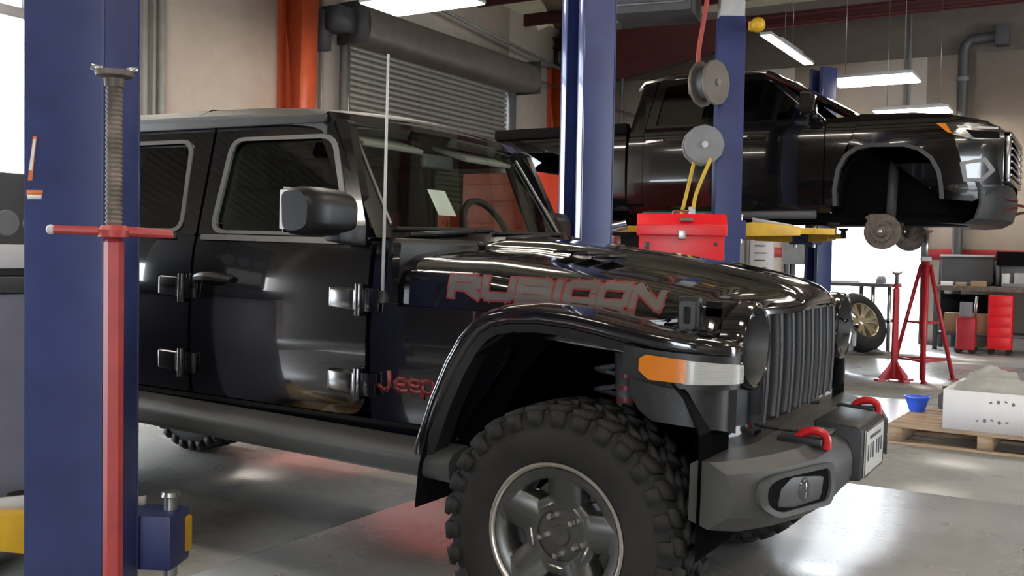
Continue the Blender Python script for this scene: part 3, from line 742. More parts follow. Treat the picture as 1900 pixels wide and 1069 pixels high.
# -- bumper
def bumper():
    ys = [-.885, -.865, -.80, -.66, -.50, -.40, -.30, 0, .30, .40, .50, .66, .80, .865, .885]
    xf = [.535, .555, .598, .650, .690, .705, .715, .72, .715, .705, .69, .65, .598, .555, .535]
    zb = [.505, .502, .492, .485, .478, .478, .500, .505, .500, .478, .478, .485, .492, .502, .505]
    rings = []
    for y, x, b in zip(ys, xf, zb):
        T = .700 if abs(y) > .44 else .712; xb = .405 if abs(y) > .46 else .455
        rings.append([(xb, y, T-.012), (xb+.02, y, T), (x-.075, y, T), (x-.022, y, T-.028), (x-.004, y, T-.060), (x, y, T-.085), (x, y, b+.075), (x-.012, y, b+.045), (x-.07, y, b), (xb, y, b+.02)])
    B = MB().loft(rings).build('bumper', 'bumper_plastic', JP, ang=24)
    for s in (-1, 1):
        # fog lamp pocket: raised frame, dark recess, lamp
        def fp(a, b, off):   # a along y, b height -> on the swept face
            y = a; x = interp(y, ys, xf)
            return (x+off, s*y, b)
        out = round_poly([(.825, .575), (.750, .535), (.450, .530), (.420, .580), (.450, .664), (.745, .668), (.825, .650)], .03, 4)
        inn = round_poly([(.800, .582), (.742, .550), (.475, .546), (.450, .583), (.474, .648), (.738, .653), (.800, .638)], .03, 4)
        m = MB(); m.loft([[fp(p[0], p[1], .002) for p in out], [fp(p[0], p[1], .014) for p in out], [fp(p[0], p[1], .012) for p in inn], [fp(p[0], p[1], .003) for p in inn]], True, False)
        m.build('fog_frame', 'bumper_plastic', B, ang=40)
        q = [fp(p[0], p[1], .0035) for p in inn]
        MB().loft([q, [(p[0]-.02, p[1], p[2]) for p in q]]).build('fog_recess', 'dark_void', B, ang=40)
        c = fp(.60, .598, -.012)
        MB().lathe([(.001, .022), (.02, .021), (.034, .014), (.040, .0)], c, 'x', 20).build('fog_lamp', 'lens_glass', B, ang=60)
        # tow hook
        h = [(.585, .712), (.604, .734), (.632, .745), (.664, .742), (.680, .724), (.679, .690)]
        MB().tube([(p[0], s*.410, p[1]) for p in chaikin(h, 2)], .014, 10).build('tow_hook', 'tow_red', B)
        MB().cbox((.60, s*.410, .712), (.14, .075, .022)).build('hook_base', 'black_plastic', B, bevel=.005)
    # upper centre tray with raised edges
    MB().box(.46, .66, -.30, .30, .713, .722).build('winch_plate', 'bumper_plastic', B, bevel=.003)
    # licence plate box
    m = MB(); m.prism(round_poly([(.58, .745), (.725, .735), (.742, .722), (.742, .552), (.60, .54)], .01, 2), 'y', -.185, .185); m.build('plate_bracket', 'black_plastic', B, bevel=.006)
    pl = MB(); pl.box(.743, .748, -.155, .155, .562, .718); PL = pl.build('licence_plate', 'plate_white', B, bevel=.002)
    m = MB(); m.box(.748, .7492, -.158, .158, .714, .720); m.box(.748, .7492, -.158, .158, .560, .566); m.box(.748, .7492, -.158, -.152, .56, .72); m.box(.748, .7492, .152, .158, .56, .72)
    m.build('plate_edge', 'dark_grey', PL)
    m = MB()
    for k, y in enumerate((-.11, -.07, -.03, .03, .07, .11)): m.box(.7485, .7495, y-.008, y+.008, .61+.006*(k % 2), .665)
    m.box(.7485, .7495, -.09, .09, .682, .692); m.build('plate_marks', 'plate_ink', PL)
    # lower skid
    MB().prism([(.30, .44), (.60, .47), (.66, .50), (.45, .56), (.30, .54)], 'y', -.48, .48).build('skid_plate', 'black_plastic', B, bevel=.01)
    for y in (-.40, .40): MB().box(.25, .50, y-.05, y+.05, .55, .68).build('frame_horn', 'dark_void', B)
bumper()
# -- rock rails
for s in (-1, 1):
    ring = round_poly([(.775, .625), (.865, .608), (.898, .580), (.890, .520), (.845, .500), (.775, .515)], .015, 3)
    r = MB().loft([[(-2.68, s*y, z+.018) for y, z in ring], [(-.43, s*y, z-.006) for y, z in ring]]).build('rock_rail', 'bumper_plastic', JP, bevel=.0, ang=40)
    for x in (-2.3, -1.7, -1.1, -.62): MB().cbox((x, s*.70, .525), (.09, .22, .05)).build('rail_bracket', 'dark_void', r, bevel=.008)
# -- chassis
m = MB()
for s in (-1, 1): m.box(-4.3, .40, s*.43-.05, s*.43+.05, .50, .62)
m.box(-2.75, -.75, -.72, .72, .55, .64); m.box(-.75, .36, -.43, .43, .62, 1.04); m.build('chassis', 'dark_void', JP)
def axle(x):
    m = MB(); m.tube([(x, -.70, .41), (x, .70, .41)], .045, 10); m.sphere((x, .18, .41), (.15, .14, .15), 12, 8); m.build('axle', 'dark_grey', JP)
axle(0); axle(-3.49)
for s in (-1, 1):   # coil spring and shock behind the front tyre
    pts = [(-.02+.055*math.cos(a), s*.52+.055*math.sin(a), .50+.42*a/(2*PI*6)) for a in [2*PI*k/10 for k in range(61)]]
    MB().tube(pts, .009, 6).build('coil_spring', 'dark_grey', JP)
    sh = MB().tube([(.09, s*.60, .45), (.05, s*.60, 1.02)], .03, 10).build('shock_absorber', 'dark_grey', JP)
    m = MB()
    for z in (.80, .84, .88): m.lathe([(.0310, z), (.0310, z+.014)], (.066, s*.60, 0), 'z', 12)
    m.build('shock_label', 'decal_red', sh)
# -- mirrors
for s in (-1, 1):
    fold = 0 if s < 0 else -.16
    def mr(y, sc, dx=0): return [(x*sc-.93+dx+fold, s*y, 1.402+z*sc) for x, z in round_poly([(-.075, -.085), (-.085, .075), (.02, .085), (.065, .04), (.06, -.07), (.0, -.09)], .03, 3)]
    M_ = MB().loft([mr(.865, .80, .01), mr(.90, .95), mr(1.0, 1.0), mr(1.075, .97, -.005), mr(1.10, .80, -.012)]).build('mirror', 'mirror_plastic', JP, ang=40)
    P = [[(-1.016+fold, s*(.885+.20*i/4), 1.325+.155*j/4) for i in range(5)] for j in range(5)]
    MB().grid(P, th=(.004, 0, 0)).build('mirror_glass', 'chrome', M_)
    MB().box(-1.022+fold, -.985+fold, s*1.088-.007, s*1.088+.007, 1.335, 1.47).build('mirror_edge_glint', 'white_board', M_, bevel=.004)  # white strip paints the window light reflected along the mirror edge
    MB().loft([[(-.98+.10*a, s*.80, 1.285+.075*b) for a, b in ((0, 0), (1, 0), (1, 1), (0, 1))], [(-.965+.07*a, s*.93, 1.30+.05*b) for a, b in ((0, 0), (1, 0), (1, 1), (0, 1))]]).build('mirror_arm', 'black_plastic', M_, bevel=.008)
# -- antenna
a = MB().lathe([(.001, .03), (.012, .028), (.022, .012), (.026, -.015), (.001, -.02)], (-.800, -.795, 1.100), 'z', 14).build('antenna_base', 'black_plastic', JP)
MB().tube([(-.800, -.80, 1.12), (-.801, -.80, 1.965)], [.0065, .0045], 8).build('antenna_whip', 'light_grey', a)
# -- interior
def rbox(name, c, d, mat, par, bev=.03, ry=0.0): return MB().cbox(c, d, ry=ry).build(name, mat, par, bevel=bev, seg=3)
rbox('dashboard', (-.99, 0, 1.20), (.26, 1.40, .24), 'black_plastic', JP, .05)
rbox('cabin_floor', (-1.8, 0, .70), (1.9, 1.44, .06), 'dark_void', JP, .01)
for y in (-.36, .36):
    S = rbox('seat_base', (-1.62, y, .92), (.50, .50, .18), 'seat_black', JP, .05)
    rbox('seat_back', (-1.90, y, 1.22), (.15, .48, .62), 'seat_black', S, .05, ry=-.18)
    rbox('headrest', (-1.98, y, 1.60), (.10, .27, .17), 'seat_black', S, .04, ry=-.1)
    m = MB()
    for q in (-.06, .06): m.tube([(-1.955, y+q, 1.48), (-1.975, y+q, 1.56)], .008, 6)
    m.build('headrest_post', 'steel', S)
    rbox('sun_visor', (-1.20, y, 1.715), (.20, .40, .022), 'headliner', JP, .008, ry=.3)
rbox('rear_seat', (-2.50, 0, 1.02), (.24, 1.25, .72), 'seat_black', JP, .06, ry=-.12)
W = MB().tube([(-1.11-.18*math.sin(.42)*math.sin(t)*0-.075*math.sin(t), .38+.185*math.cos(t), 1.34+.170*math.sin(t)) for t in [2*PI*k/28 for k in range(28)]], .016, 8, loop=True).build('steering_wheel', 'seat_black', JP)
m = MB(); m.sphere((-1.10, .38, 1.33), (.03, .06, .05), 10, 8)
for t in (PI*.02, PI*.98, PI*1.5): m.tube([(-1.10, .38, 1.33), (-1.11-.075*math.sin(t), .38+.18*math.cos(t), 1.34+.165*math.sin(t))], .014, 6)
m.tube([(-1.10, .38, 1.33), (-.95, .38, 1.24)], .03, 8); m.build('wheel_hub', 'seat_black', W)
rbox('headliner', (-1.95, 0, 1.790), (1.5, 1.30, .02), 'headliner', JP, .004)
rbox('rear_view_mirror', (-1.16, 0, 1.66), (.04, .24, .07), 'black_plastic', JP, .015)
for s in (-1, 1):   # roll cage
    MB().tube([(-.98, s*.66, 1.28), (-1.16, s*.62, 1.715), (-1.80, s*.60, 1.74), (-2.65, s*.60, 1.72), (-2.70, s*.62, 1.1)], .028, 8).build('roll_bar', 'seat_black', JP)
MB().tube([(-1.82, -.70, 1.0), (-1.82, -.63, 1.70), (-1.82, 0, 1.745), (-1.82, .63, 1.70), (-1.82, .70, 1.0)], .03, 8).build('roll_hoop', 'seat_black', JP)
# -- wheels
def wheel(parent, R=.412, Wd=.285, rim='wheel_grey', lipm='machined'):
    """wheel in its own frame: axis = y, outer face towards -y, centre at the origin"""
    h = Wd/2; T = empty('tmp', None, None); T.name = 'wheel'; T.parent = parent
    prof = [(.228, -h+.035), (.235, -h+.012), (.27, -h-.004), (.325, -h-.006), (.365, -h+.012), (.388, -h+.026), (.393, -h+.05), (.395, 0), (.393, h-.05), (.388, h-.026), (.365, h-.012), (.325, h+.006), (.27, h+.004), (.235, h-.012), (.228, h-.035)]
    t = MB().lathe(prof, (0, 0, 0), 'y', 64).build('tire', 'rubber', T, ang=40)
    m = MB(); N = 30
    def blk(a, da, y0, y1, r0, r1, sk=0.0, tap=.85):
        c = []
        for r, k in ((r0, 1.0), (r1, tap)):
            for (u, y, ss) in ((-1, y0, 0), (1, y0, 0), (1, y1, 1), (-1, y1, 1)):
                ym = (y0+y1)/2; aa = a+u*da*k/2+sk*(y-ym)
                yy = ym+(y-ym)*(k if k < 1 else 1)
                c.append((r*math.cos(aa), yy, r*math.sin(aa)))
        m.add(c, [(0, 1, 2, 3), (7, 6, 5, 4), (0, 4, 5, 1), (1, 5, 6, 2), (2, 6, 7, 3), (3, 7, 4, 0)])
    st = 2*PI/N
    for k in range(N):
        a = k*st; lg = .012 if k % 2 else 0
        for sg in (-1, 1):
            o = 0 if sg < 0 else st*.5
            # shoulder lug wrapping onto the sidewall
            blk(a+o, st*.66, sg*(h-.075), sg*(h-.012+lg*.4), .386, R-.004, sk=sg*.9)
            blk(a+o, st*.60, sg*(h-.030), sg*(h+.004+lg*.5), .345+lg*.6, .392, sk=0, tap=.9)
            blk(a+o+st*.45, st*.50, sg*.018, sg*(h-.078), .388, R, sk=-sg*2.2)
        blk(a+st*.2, st*.40, -.022, .022, .388, R, sk=1.5)
    m.build('tread', 'rubber', t, ang=30)
    # rim barrel + bright lip
    MB().lathe([(.223, h-.03), (.205, h-.06), (.195, 0), (.200, -h+.05), (.216, -h+.030)], (0, 0, 0), 'y', 48).build('rim_barrel', rim, T, ang=50)
    MB().lathe([(.214, -h+.036), (.216, -h+.016), (.224, -h+.008), (.233, -h+.010), (.234, -h+.030)], (0, 0, 0), 'y', 64).build('rim_lip', lipm, T, ang=60)
    # face: hub disc and five broad spokes with pockets
    f = MB(); f.lathe([(.001, -h+.052), (.030, -h+.050), (.034, -h+.058), (.085, -h+.060), (.095, -h+.072), (.095, -h+.12), (.001, -h+.12)], (0, 0, 0), 'y', 40)
    FACE = f.build('hub_face', rim, T, ang=40)
    yr = lambda r: -h+interp(r, [.08, .12, .17, .214], [.054, .044, .030, .018])
    def pol(r, t, dy=0.0): return (r*math.cos(t), yr(r)+dy, r*math.sin(t))
    def loop(cs, n=6):
        o = []
        for (r0, t0), (r1, t1) in zip(cs, cs[1:]+cs[:1]):
            for i in range(n): o.append((r0+(r1-r0)*i/n, t0+(t1-t0)*i/n))
        return o
    for k in range(5):
        b = PI/2+2*PI*(k+.5)/5; q = PI/5
        bo = loop([(.082, b-q), (.082, b+q), (.2145, b+q), (.2145, b-q)]); wi = loop([(.120, b-.17), (.120, b+.17), (.184, b+.33), (.184, b-.33)]); w2 = loop([(.127, b-.14), (.127, b+.14), (.178, b+.30), (.178, b-.30)])
        MB().loft([[pol(*p) for p in bo], [pol(*p) for p in wi], [pol(*p, .012) for p in w2], [pol(*p, .065) for p in w2]], True, False).build('spoke', rim, FACE, ang=35, recalc=False)
        c = MB(); rr = [pol(.100, b-.27, -.004), pol(.100, b+.27, -.004), pol(.124, b+.22, .016), pol(.124, b-.22, .016)]
        c.loft([rr, [(p[0], p[1]+.01, p[2]) for p in rr]]); c.build('pocket_edge', lipm, FACE)
        n = MB(); n.lathe([(.001, -h+.030), (.008, -h+.031), (.0125, -h+.040), (.0135, -h+.062)], (.0635*math.cos(b), 0, .0635*math.sin(b)), 'y', 6); n.build('lug_nut', 'machined', FACE, ang=50)
    MB().lathe([(.001, 0), (.06, 0), (.165, .002), (.165, .022), (.06, .03), (.001, .03)], (0, -h+.135, 0), 'y', 32).build('brake_disc', 'rust_steel', T)
    MB().cbox((.11, -h+.14, .06), (.09, .07, .13), ry=-.5).build('brake_caliper', 'mid_grey', T, bevel=.012)
    return T
w0 = wheel(JP); w0.location = (0, -.815, .408); w0.rotation_euler = (0, .12, 0)
for (x, s) in ((0, 1), (-3.49, -1), (-3.49, 1)):
    c = dup(w0, JP); c.location = (x, s*.815, .408); c.rotation_euler = (0, .5, 0 if s < 0 else PI)
# z of the rear wheels follows the rake so that they touch the floor
for ch in JP.children:
    if ch.name.startswith('wheel') and ch.type == 'EMPTY': ch.location.z = .412 + ch.location.x*math.tan(RAKE)*1.0
# ================================================================ BLACK TRUCK RAISED ON THE SECOND LIFT
def truck():
    T = empty('raised_truck', 'dark glossy crew-cab truck raised on the far lift, front wheels off', 'vehicle', (0, 7.4, 0))
    PT = 'truck_paint'
    def ys(x, z):
        y = interp(z, [1.62, 1.80, 2.0, 2.20, 2.45, 2.58, 2.66, 3.25], [.93, .965, .99, 1.0, 1.0, .985, .955, .79])
        return y - max(0, x-.15)**1.6*.30 - (max(0, -.64-x)*0)
    ZS = (1.9, 2.0, 2.1, 2.2, 2.3, 2.4, 2.5, 2.58, 2.63)
    archp = [(-.90, 1.80), (-.905, 1.98), (-.87, 2.18), (-.80, 2.31), (-.70, 2.38), (-.58, 2.405), (-.24, 2.395), (-.10, 2.35), (.01, 2.26), (.08, 2.13), (.107, 1.98), (.115, 1.86)]
    for s in (-1, 1):
        side_panel('fender', [(-.985, 1.80)] + archp + [(.36, 1.84), (.60, 1.98), (.60, 2.46), (.46, 2.575), (.13, 2.655), (-.64, 2.70), (-.985, 2.665)], None, ys, s, PT, T, ro=.004, n=1, th=.04, zs=ZS)
        inner = [(x*.93-.028 if False else x, z) for x, z in archp]
        c = Vector((-.40, 1.95))
        o2 = archp; i2 = [tuple(c+(Vector(p)-c)*.925) for p in archp]
        P = [[(a[0], s*(ys(*a)+.012), a[1]), (b[0], s*(ys(*a)+.006), b[1]), (b[0], s*(ys(*a)-.09), b[1])] for a, b in zip(o2, i2)]
        MB().grid(P, th=(0, -s*.01, 0)).build('arch_trim', 'bumper_plastic', T, ang=60)
        Pl = [[(x, s*.93, min(z, 2.42)), (x, s*.50, min(z, 2.42))] for x, z in [(-.9+1.0*k/12, 1.80+.62*math.sin(PI*k/12)**.45) for k in range(13)]]
        m = MB(); m.grid(Pl, th=(0, 0, .01)); m.box(-.9, .1, *sorted((s*.49, s*.50)), 1.75, 2.42); m.build('wheel_liner', 'dark_void', T)
        for x0, x1, nm in ((-1.995, -.995, 'f'), (-2.93, -2.005, 'r')):
            d = side_panel('door', [(x1, 1.82), (x1, 2.665), (x0, 2.665), (x0, 1.82)], None, ys, s, PT, T, ro=.03, th=.04, off=.003, zs=ZS)
            if nm == 'f': o, i = [(x1+.0, 2.66), (-1.60, 3.195), (x0, 3.215), (x0, 2.66)], [(x1-.10, 2.69), (-1.61, 3.13), (x0+.05, 3.15), (x0+.05, 2.69)]
            else: o, i = [(x1, 2.66), (x1, 3.215), (x0+.10, 3.20), (x0, 2.66)], [(x1-.05, 2.69), (x1-.05, 3.15), (x0+.19, 3.14), (x0+.12, 2.69)]
            side_panel('window_frame', o, i, ys, s, PT, d, ro=.03, ri=.04, th=.04, off=.003)
            side_panel('window_pane', i, None, ys, s, 'tinted_glass', d, ro=.03, th=.005, off=-.012)
            MB().cbox((x0+.14, s*(ys(x0, 2.5)+.02), 2.52), (.2, .03, .035)).build('handle', 'chrome', d, bevel=.01)
        side_panel('cab_corner', [(-3.12, 1.85), (-2.935, 1.85), (-2.935, 2.67), (-2.85, 3.20), (-3.0, 3.18), (-3.10, 2.70)], None, ys, s, PT, T, ro=.02, th=.05, zs=ZS)
        side_panel('rocker', [(-3.1, 1.74), (-.92, 1.74), (-.92, 1.82), (-3.1, 1.82)], None, ys, s, PT, T, ro=.01, th=.05)
        MB().tube([(-2.9, s*1.02, 1.72), (-1.05, s*1.02, 1.72)], .04, 10).build('running_board', 'dark_grey', T)
        ar = [(-3.98+.47*math.cos(a), 1.92+.47*math.sin(a)) for a in [PI*k/10 for k in range(11)]]
        side_panel('bed_side', [(-4.83, 1.90), (-4.83, 2.715), (-3.14, 2.715), (-3.14, 1.90)] + ar, None, ys, s, PT, T, ro=.003, n=1, th=.05, zs=(2.0, 2.2, 2.45, 2.6))
        MB().box(-4.84, -3.13, *sorted((s*.90, s*1.005)), 2.62, 2.735).build('bed_rail_cap', 'dark_void', T, bevel=.015)
        # headlight with amber end, wraps the corner
        out = [(.02, 2.575), (.30, 2.565), (.57, 2.52), (.575, 2.40), (.34, 2.41), (.14, 2.47)]
        H = side_panel('headlight', out, None, ys, s, 'dark_chrome', T, ro=.02, th=.05, off=.008, zs=(2.42, 2.46, 2.5, 2.54))
        side_panel('marker', [(.03, 2.57), (.11, 2.567), (.17, 2.47), (.13, 2.48)], None, ys, s, 'amber', H, ro=.01, th=.012, off=.013)
        side_panel('lamp_bar', [(.20, 2.545), (.55, 2.515), (.55, 2.495), (.22, 2.520)], None, ys, s, 'lamp_clear', H, ro=.005, th=.012, off=.014)
        side_panel('lamp_void', [(.28, 2.50), (.56, 2.47), (.565, 2.41), (.36, 2.42)], None, ys, s, 'dark_void', H, ro=.01, th=.01, off=.0125)
        side_panel('fog_trim', [(.24, 2.20), (.28, 2.02), (.44, 2.02), (.54, 2.12), (.46, 2.24)], [(.29, 2.18), (.31, 2.05), (.42, 2.05), (.49, 2.12), (.44, 2.20)], ys, s, 'mid_grey', T, ro=.015, ri=.01, th=.03, off=.01)
        # mirror
        MB().loft([[(x-1.12, s*y, z+2.80) for x, z in round_poly([(-.07*k, -.12*k), (-.08*k, .12*k), (.05*k, .11*k), (.07*k, -.1*k)], .03, 3)] for y, k in ((1.0, .8), (1.05, 1), (1.2, 1), (1.24, .8))]).build('mirror', PT, T, ang=40)
        MB().tube([(-1.1, s*.93, 2.70), (-1.11, s*1.05, 2.74)], .03, 8).build('mirror_arm', 'dark_grey', T)
        # brake disc, hub and knuckle hang free
        h = MB(); h.lathe([(.001, -.07), (.05, -.07), (.06, -.03), (.10, -.03), (.105, 0), (.175, 0), (.175, .03), (.09, .03), (.001, .03)], (0, 0, 0), 'y', 28)
        hb = h.build('brake_disc', 'rust_steel', T, ang=40); hb.location = (-.46, s*.80, 1.56); hb.rotation_euler = (0, 0, 0 if s < 0 else PI)
        MB().lathe([(.001, -.10), (.018, -.095), (.02, -.07)], (0, 0, 0), 'y', 10).build('hub_nut', 'steel', hb)
        MB().cbox((-.55, s*.70, 1.62), (.10, .10, .24)).build('knuckle', 'rust_steel', T, bevel=.02)
        MB().tube([(-.46, s*.70, 1.56), (-.35, s*.40, 1.66)], .035, 8).build('control_arm', 'rust_steel', T)
        MB().tube([(-.62, s*.72, 1.72), (-.56, s*.70, 1.62), (-.48, s*.72, 1.60)], .028, 8).build('caliper_bracket', 'steel', T)
        MB().tube([(-.42, s*.62, 1.60), (-.40, s*.58, 2.30)], .05, 10).build('strut', 'dark_grey', T)
        w = MB(); w.lathe([(.20, -.10), (.24, -.125), (.33, -.13), (.39, -.11), (.405, -.07), (.405, .07), (.39, .11), (.30, .13), (.20, .10)], (-3.98, s*.86, 1.72), 'y', 40); w.build('rear_tire', 'rubber', T, ang=40)
        w = MB(); w.lathe([(.001, -.05), (.08, -.06), (.19, -.09), (.21, -.10), (.21, .08)], (-3.98, s*.86, 1.72), 'y', 30); w.build('rear_rim', 'wheel_grey', T)
    # roof, windshield, hood
    P = []
    for x, z in ((-1.50, 3.20), (-1.60, 3.24), (-1.80, 3.28), (-2.2, 3.315), (-2.7, 3.315), (-2.95, 3.28), (-3.02, 3.20)):
        P.append([(x-.06*(k/8)**2, 0.80*k/8, z-.035*abs(k/8)**2.5-(max(0, abs(k/8)-.85)*.25)) for k in range(-8, 9)])
    MB().grid(P, th=(0, 0, -.03)).build('roof', PT, T, ang=60)
    P = [[(-.64-.88*j/6-.12*(k/8)**2*(1-j/12), (.90-.12*j/6)*k/8, 2.715+.49*j/6) for k in range(-8, 9)] for j in range(7)]
    MB().grid(P, th=(-.01, 0, -.01)).build('windshield', 'windshield_glass', T, ang=80)
    for s in (-1, 1): MB().tube([(-.74-.90*j/6, s*(.925-.125*j/6), 2.70+.50*j/6) for j in range(7)], .030, 8).build('windshield_pillar', PT, T)
    P = []
    for x, z in ((-.66, 2.725), (-.50, 2.745), (-.2, 2.74), (.1, 2.715), (.35, 2.665), (.50, 2.60), (.585, 2.535), (.605, 2.49)):
        w = .93-max(0, x-.2)**1.5*.35
        P.append([(x-.10*(k/10)**2*(1 if x > 0 else 0), w*k/10, z-.01-.03*abs(k/10)**2 + (.018 if abs(k) < 6 else 0) - max(0, abs(k/10)-.9)*.35) for k in range(-10, 11)])
    MB().grid(P, th=(0, 0, -.02)).build('hood', PT, T, ang=50)
    G = MB(); G.box(.50, .58, -.66, .66, 2.02, 2.50); g = G.build('grille', 'dark_void', T)
    m = MB()
    for z in (2.05, 2.47): m.box(.57, .645, -.68, .68, z-.02, z+.03)
    for y in (-.68, .64): m.box(.56, .64, y, y+.05, 2.05, 2.5)
    m.build('grille_surround', 'dark_chrome', g, bevel=.012)
    for k in range(6): MB().box(.60, .655, -.63, .63, 2.09+.062*k, 2.115+.062*k).build('grille_bar', 'dark_chrome', g, bevel=.006)
    P = []
    for k in range(-10, 11):
        y = .98*k/10; x = .645-.22*abs(k/10)**3
        P.append([(x-.12, y, 2.03), (x-.03, y, 2.02), (x, y, 1.95), (x+.01, y, 1.82), (x-.03, y, 1.68), (x-.12, y, 1.63), (x-.40, y, 1.64)])
    MB().grid(P, th=(-.02, 0, 0)).build('bumper', 'black_plastic', T, ang=35)
    for y in (-.55, .55): MB().tube([(.60, y, 1.78), (.70, y, 1.80), (.70, y, 1.86), (.60, y, 1.88)], .015, 8).build('tow_hook', 'beam_red', T)
    m = MB()
    for s in (-1, 1): m.box(-4.7, .45, s*.42-.05, s*.42+.05, 1.66, 1.80)
    m.box(-1.2, .3, -.40, .40, 1.64, 1.9); m.box(-3.1, -.95, -.90, .90, 1.78, 1.84); m.box(-4.78, -3.16, -.85, .85, 2.2, 2.24); m.box(-3.2, -3.14, -.9, .9, 1.95, 2.70); m.box(-4.86, -4.81, -.92, .92, 1.95, 2.71)
    m.tube([(-3.98, -.75, 1.72), (-3.98, .75, 1.72)], .06, 8)
    m.build('chassis', 'dark_void', T)
    m = MB(); m.box(-3.10, -3.05, -.9, .9, 1.9, 2.68); m.box(-3.08, -3.02, -.8, .8, 2.68, 2.74); m.build('cab_rear_panel', PT, T)
    MB().box(-3.05, -3.04, -.72, .72, 2.72, 3.18).build('rear_window', 'tinted_glass', T)
    for y in (-.4, .4):
        S = MB().cbox((-2.25, y, 2.70), (.16, .5, .66), ry=-.15).build('seat_back', 'seat_black', T, bevel=.05)
        MB().cbox((-2.33, y, 3.14), (.10, .28, .16)).build('headrest', 'seat_black', S, bevel=.03)
    MB().cbox((-1.0, 0, 2.60), (.5, 1.7, .18)).build('dashboard', 'black_plastic', T, bevel=.04)
    MB().cbox((-2.9, 0, 2.5), (.2, 1.6, .8)).build('rear_seat', 'seat_black', T, bevel=.04)
truck()
# ================================================================ LIFTS, STANDS AND SHOP EQUIPMENT
def lift_post(loc, rz, label, arms, H=3.7, carriage=0.30, cap=None):
    T = empty('lift_post', label, 'lift post', (loc[0], loc[1], 0), rz)
    # C-channel: closed back faces local -y (outer), open channel faces local +y
    w, d, t = .245, .225, .012; m = MB()
    m.box(-w/2, w/2, -d/2, -d/2+t, .02, H); m.box(-w/2, -w/2+t, -d/2+t, d/2, .02, H); m.box(w/2-t, w/2, -d/2+t, d/2, .02, H)
    m.build('column', 'lift_blue', T, bevel=.006)
    for x in (-w/2+.030, w/2-.030): MB().box(x-.030, x+.030, d/2, d/2+.012, .02, H).build('channel_lip', 'lift_lip_lit', T, bevel=.003)
    MB().box(-.24, .24, -.24, .24, 0, .02).build('base_plate', 'lift_blue', T, bevel=.003)
    for x in (-.2, .2):
        for y in (-.2, .2): MB().lathe([(.001, .05), (.013, .05), (.013, .02)], (x, y, 0), 'z', 6).build('anchor_bolt', 'steel', T)
    z = carriage
    C = MB().box(-.10, .10, -.09, .15, z-.05, z+.65).build('carriage', 'dark_grey', T, bevel=.008)
    MB().box(-.22, .22, .145, .30, z-.02, z+.16).build('arm_yoke', 'lift_blue', C, bevel=.012)
    for x in (-.18, .18):
        MB().lathe([(.001, .06), (.028, .06), (.032, .045), (.022, .04), (.022, -.22)], (x, .235, z+.16), 'z', 14).build('pivot_pin', 'steel', C)
    for k, (x, ang, L, rise) in enumerate(arms):
        # swing arm: tapered yellow outer box with inner extension and pad
        A = MB(); a = math.radians(ang); dx, dy = math.cos(a), math.sin(a); o = Vector((x, .235, z+.07)); d1 = Vector((dx, dy, 0)); n = Vector((-dy, dx, 0))
        def ring(s, hw, h0, h1): return [tuple(o+d1*s+n*u+Vector((0, 0, v))) for u, v in ((-hw, h0), (hw, h0), (hw, h1), (-hw, h1))]
        A.loft([ring(-.03, .07, -.06, .06), ring(.10, .075, -.06, .075), ring(L*.62, .055, -.045, .045)]); AR = A.build('swing_arm', 'lift_yellow', C, bevel=.006)
        B = MB(); B.loft([ring(L*.5, .042, -.030, .032), ring(L, .042, -.030, .032)]); B.build('arm_extension', 'lift_yellow', AR, bevel=.004)
        e = o+d1*L
        MB().lathe([(.001, rise), (.055, rise), (.06, rise-.02), (.03, rise-.03), (.03, -.02)], tuple(e), 'z', 16).build('lift_pad', 'rubber', AR)
        g = MB(); g.loft([ring(.12, .012, .07, .12), ring(L*.55, .012, .045, .06)]); g.build('arm_guard', 'light_grey', AR)
    if cap:
        MB().box(-w/2+.01, w/2-.01, -d/2+.01, d/2-.01, H, cap).build('column_extension', 'light_grey', T, bevel=.005)
    # lock release box and safety cable
    return T
LP1 = lift_post((-1.27, -1.66), math.radians(26), 'wide blue lift post nearest the camera behind the screw jack', [(.18, 160, .70, .06), (-.18, 179, 1.0, .06)], H=4.3, carriage=.25)
LP2 = lift_post((-1.32, 1.86), math.radians(151), 'tall blue lift post behind the windshield of the black pickup', [(.18, 29, .8, .06), (-.18, 209, .8, .06)], H=4.3, carriage=.25)
LP3 = lift_post((-1.67, 5.50), math.radians(28), 'blue lift post with hose reels in front of the raised truck', [(.18, 10, .95, .09), (-.18, 150, 1.0, .09)], H=3.53, carriage=1.48, cap=4.5)
LP4 = lift_post((-1.72, 9.28), math.radians(-35+180), 'dark blue lift post beyond the raised truck before the bright opening', [(.18, 20, .9, .09), (-.18, 160, .9, .09)], H=3.70, carriage=1.48)
# labels on the near post
m = MB(); R_ = Matrix.Rotation(0, 3, 'Z')
MB().box(-.112, -.062, -.1145, -.1125, 1.425, 1.442).build('warning_label', 'sign_orange', LP1)
MB().box(-.109, -.065, -.1155, -.1145, 1.415, 1.428).build('warning_text', 'sign_paper', LP1)
MB().add([(-.108, -.1145, 1.47), (-.094, -.1145, 1.47), (-.080, -.1145, 1.60), (-.092, -.1145, 1.60)], [(0, 1, 2, 3)]).build('warning_arrow', 'sign_orange', LP1)
MB().add([(-.105, -.1155, 1.50), (-.094, -.1155, 1.50), (-.082, -.1155, 1.592), (-.090, -.1155, 1.592)], [(0, 1, 2, 3)]).build('warning_arrow_face', 'sign_paper', LP1)

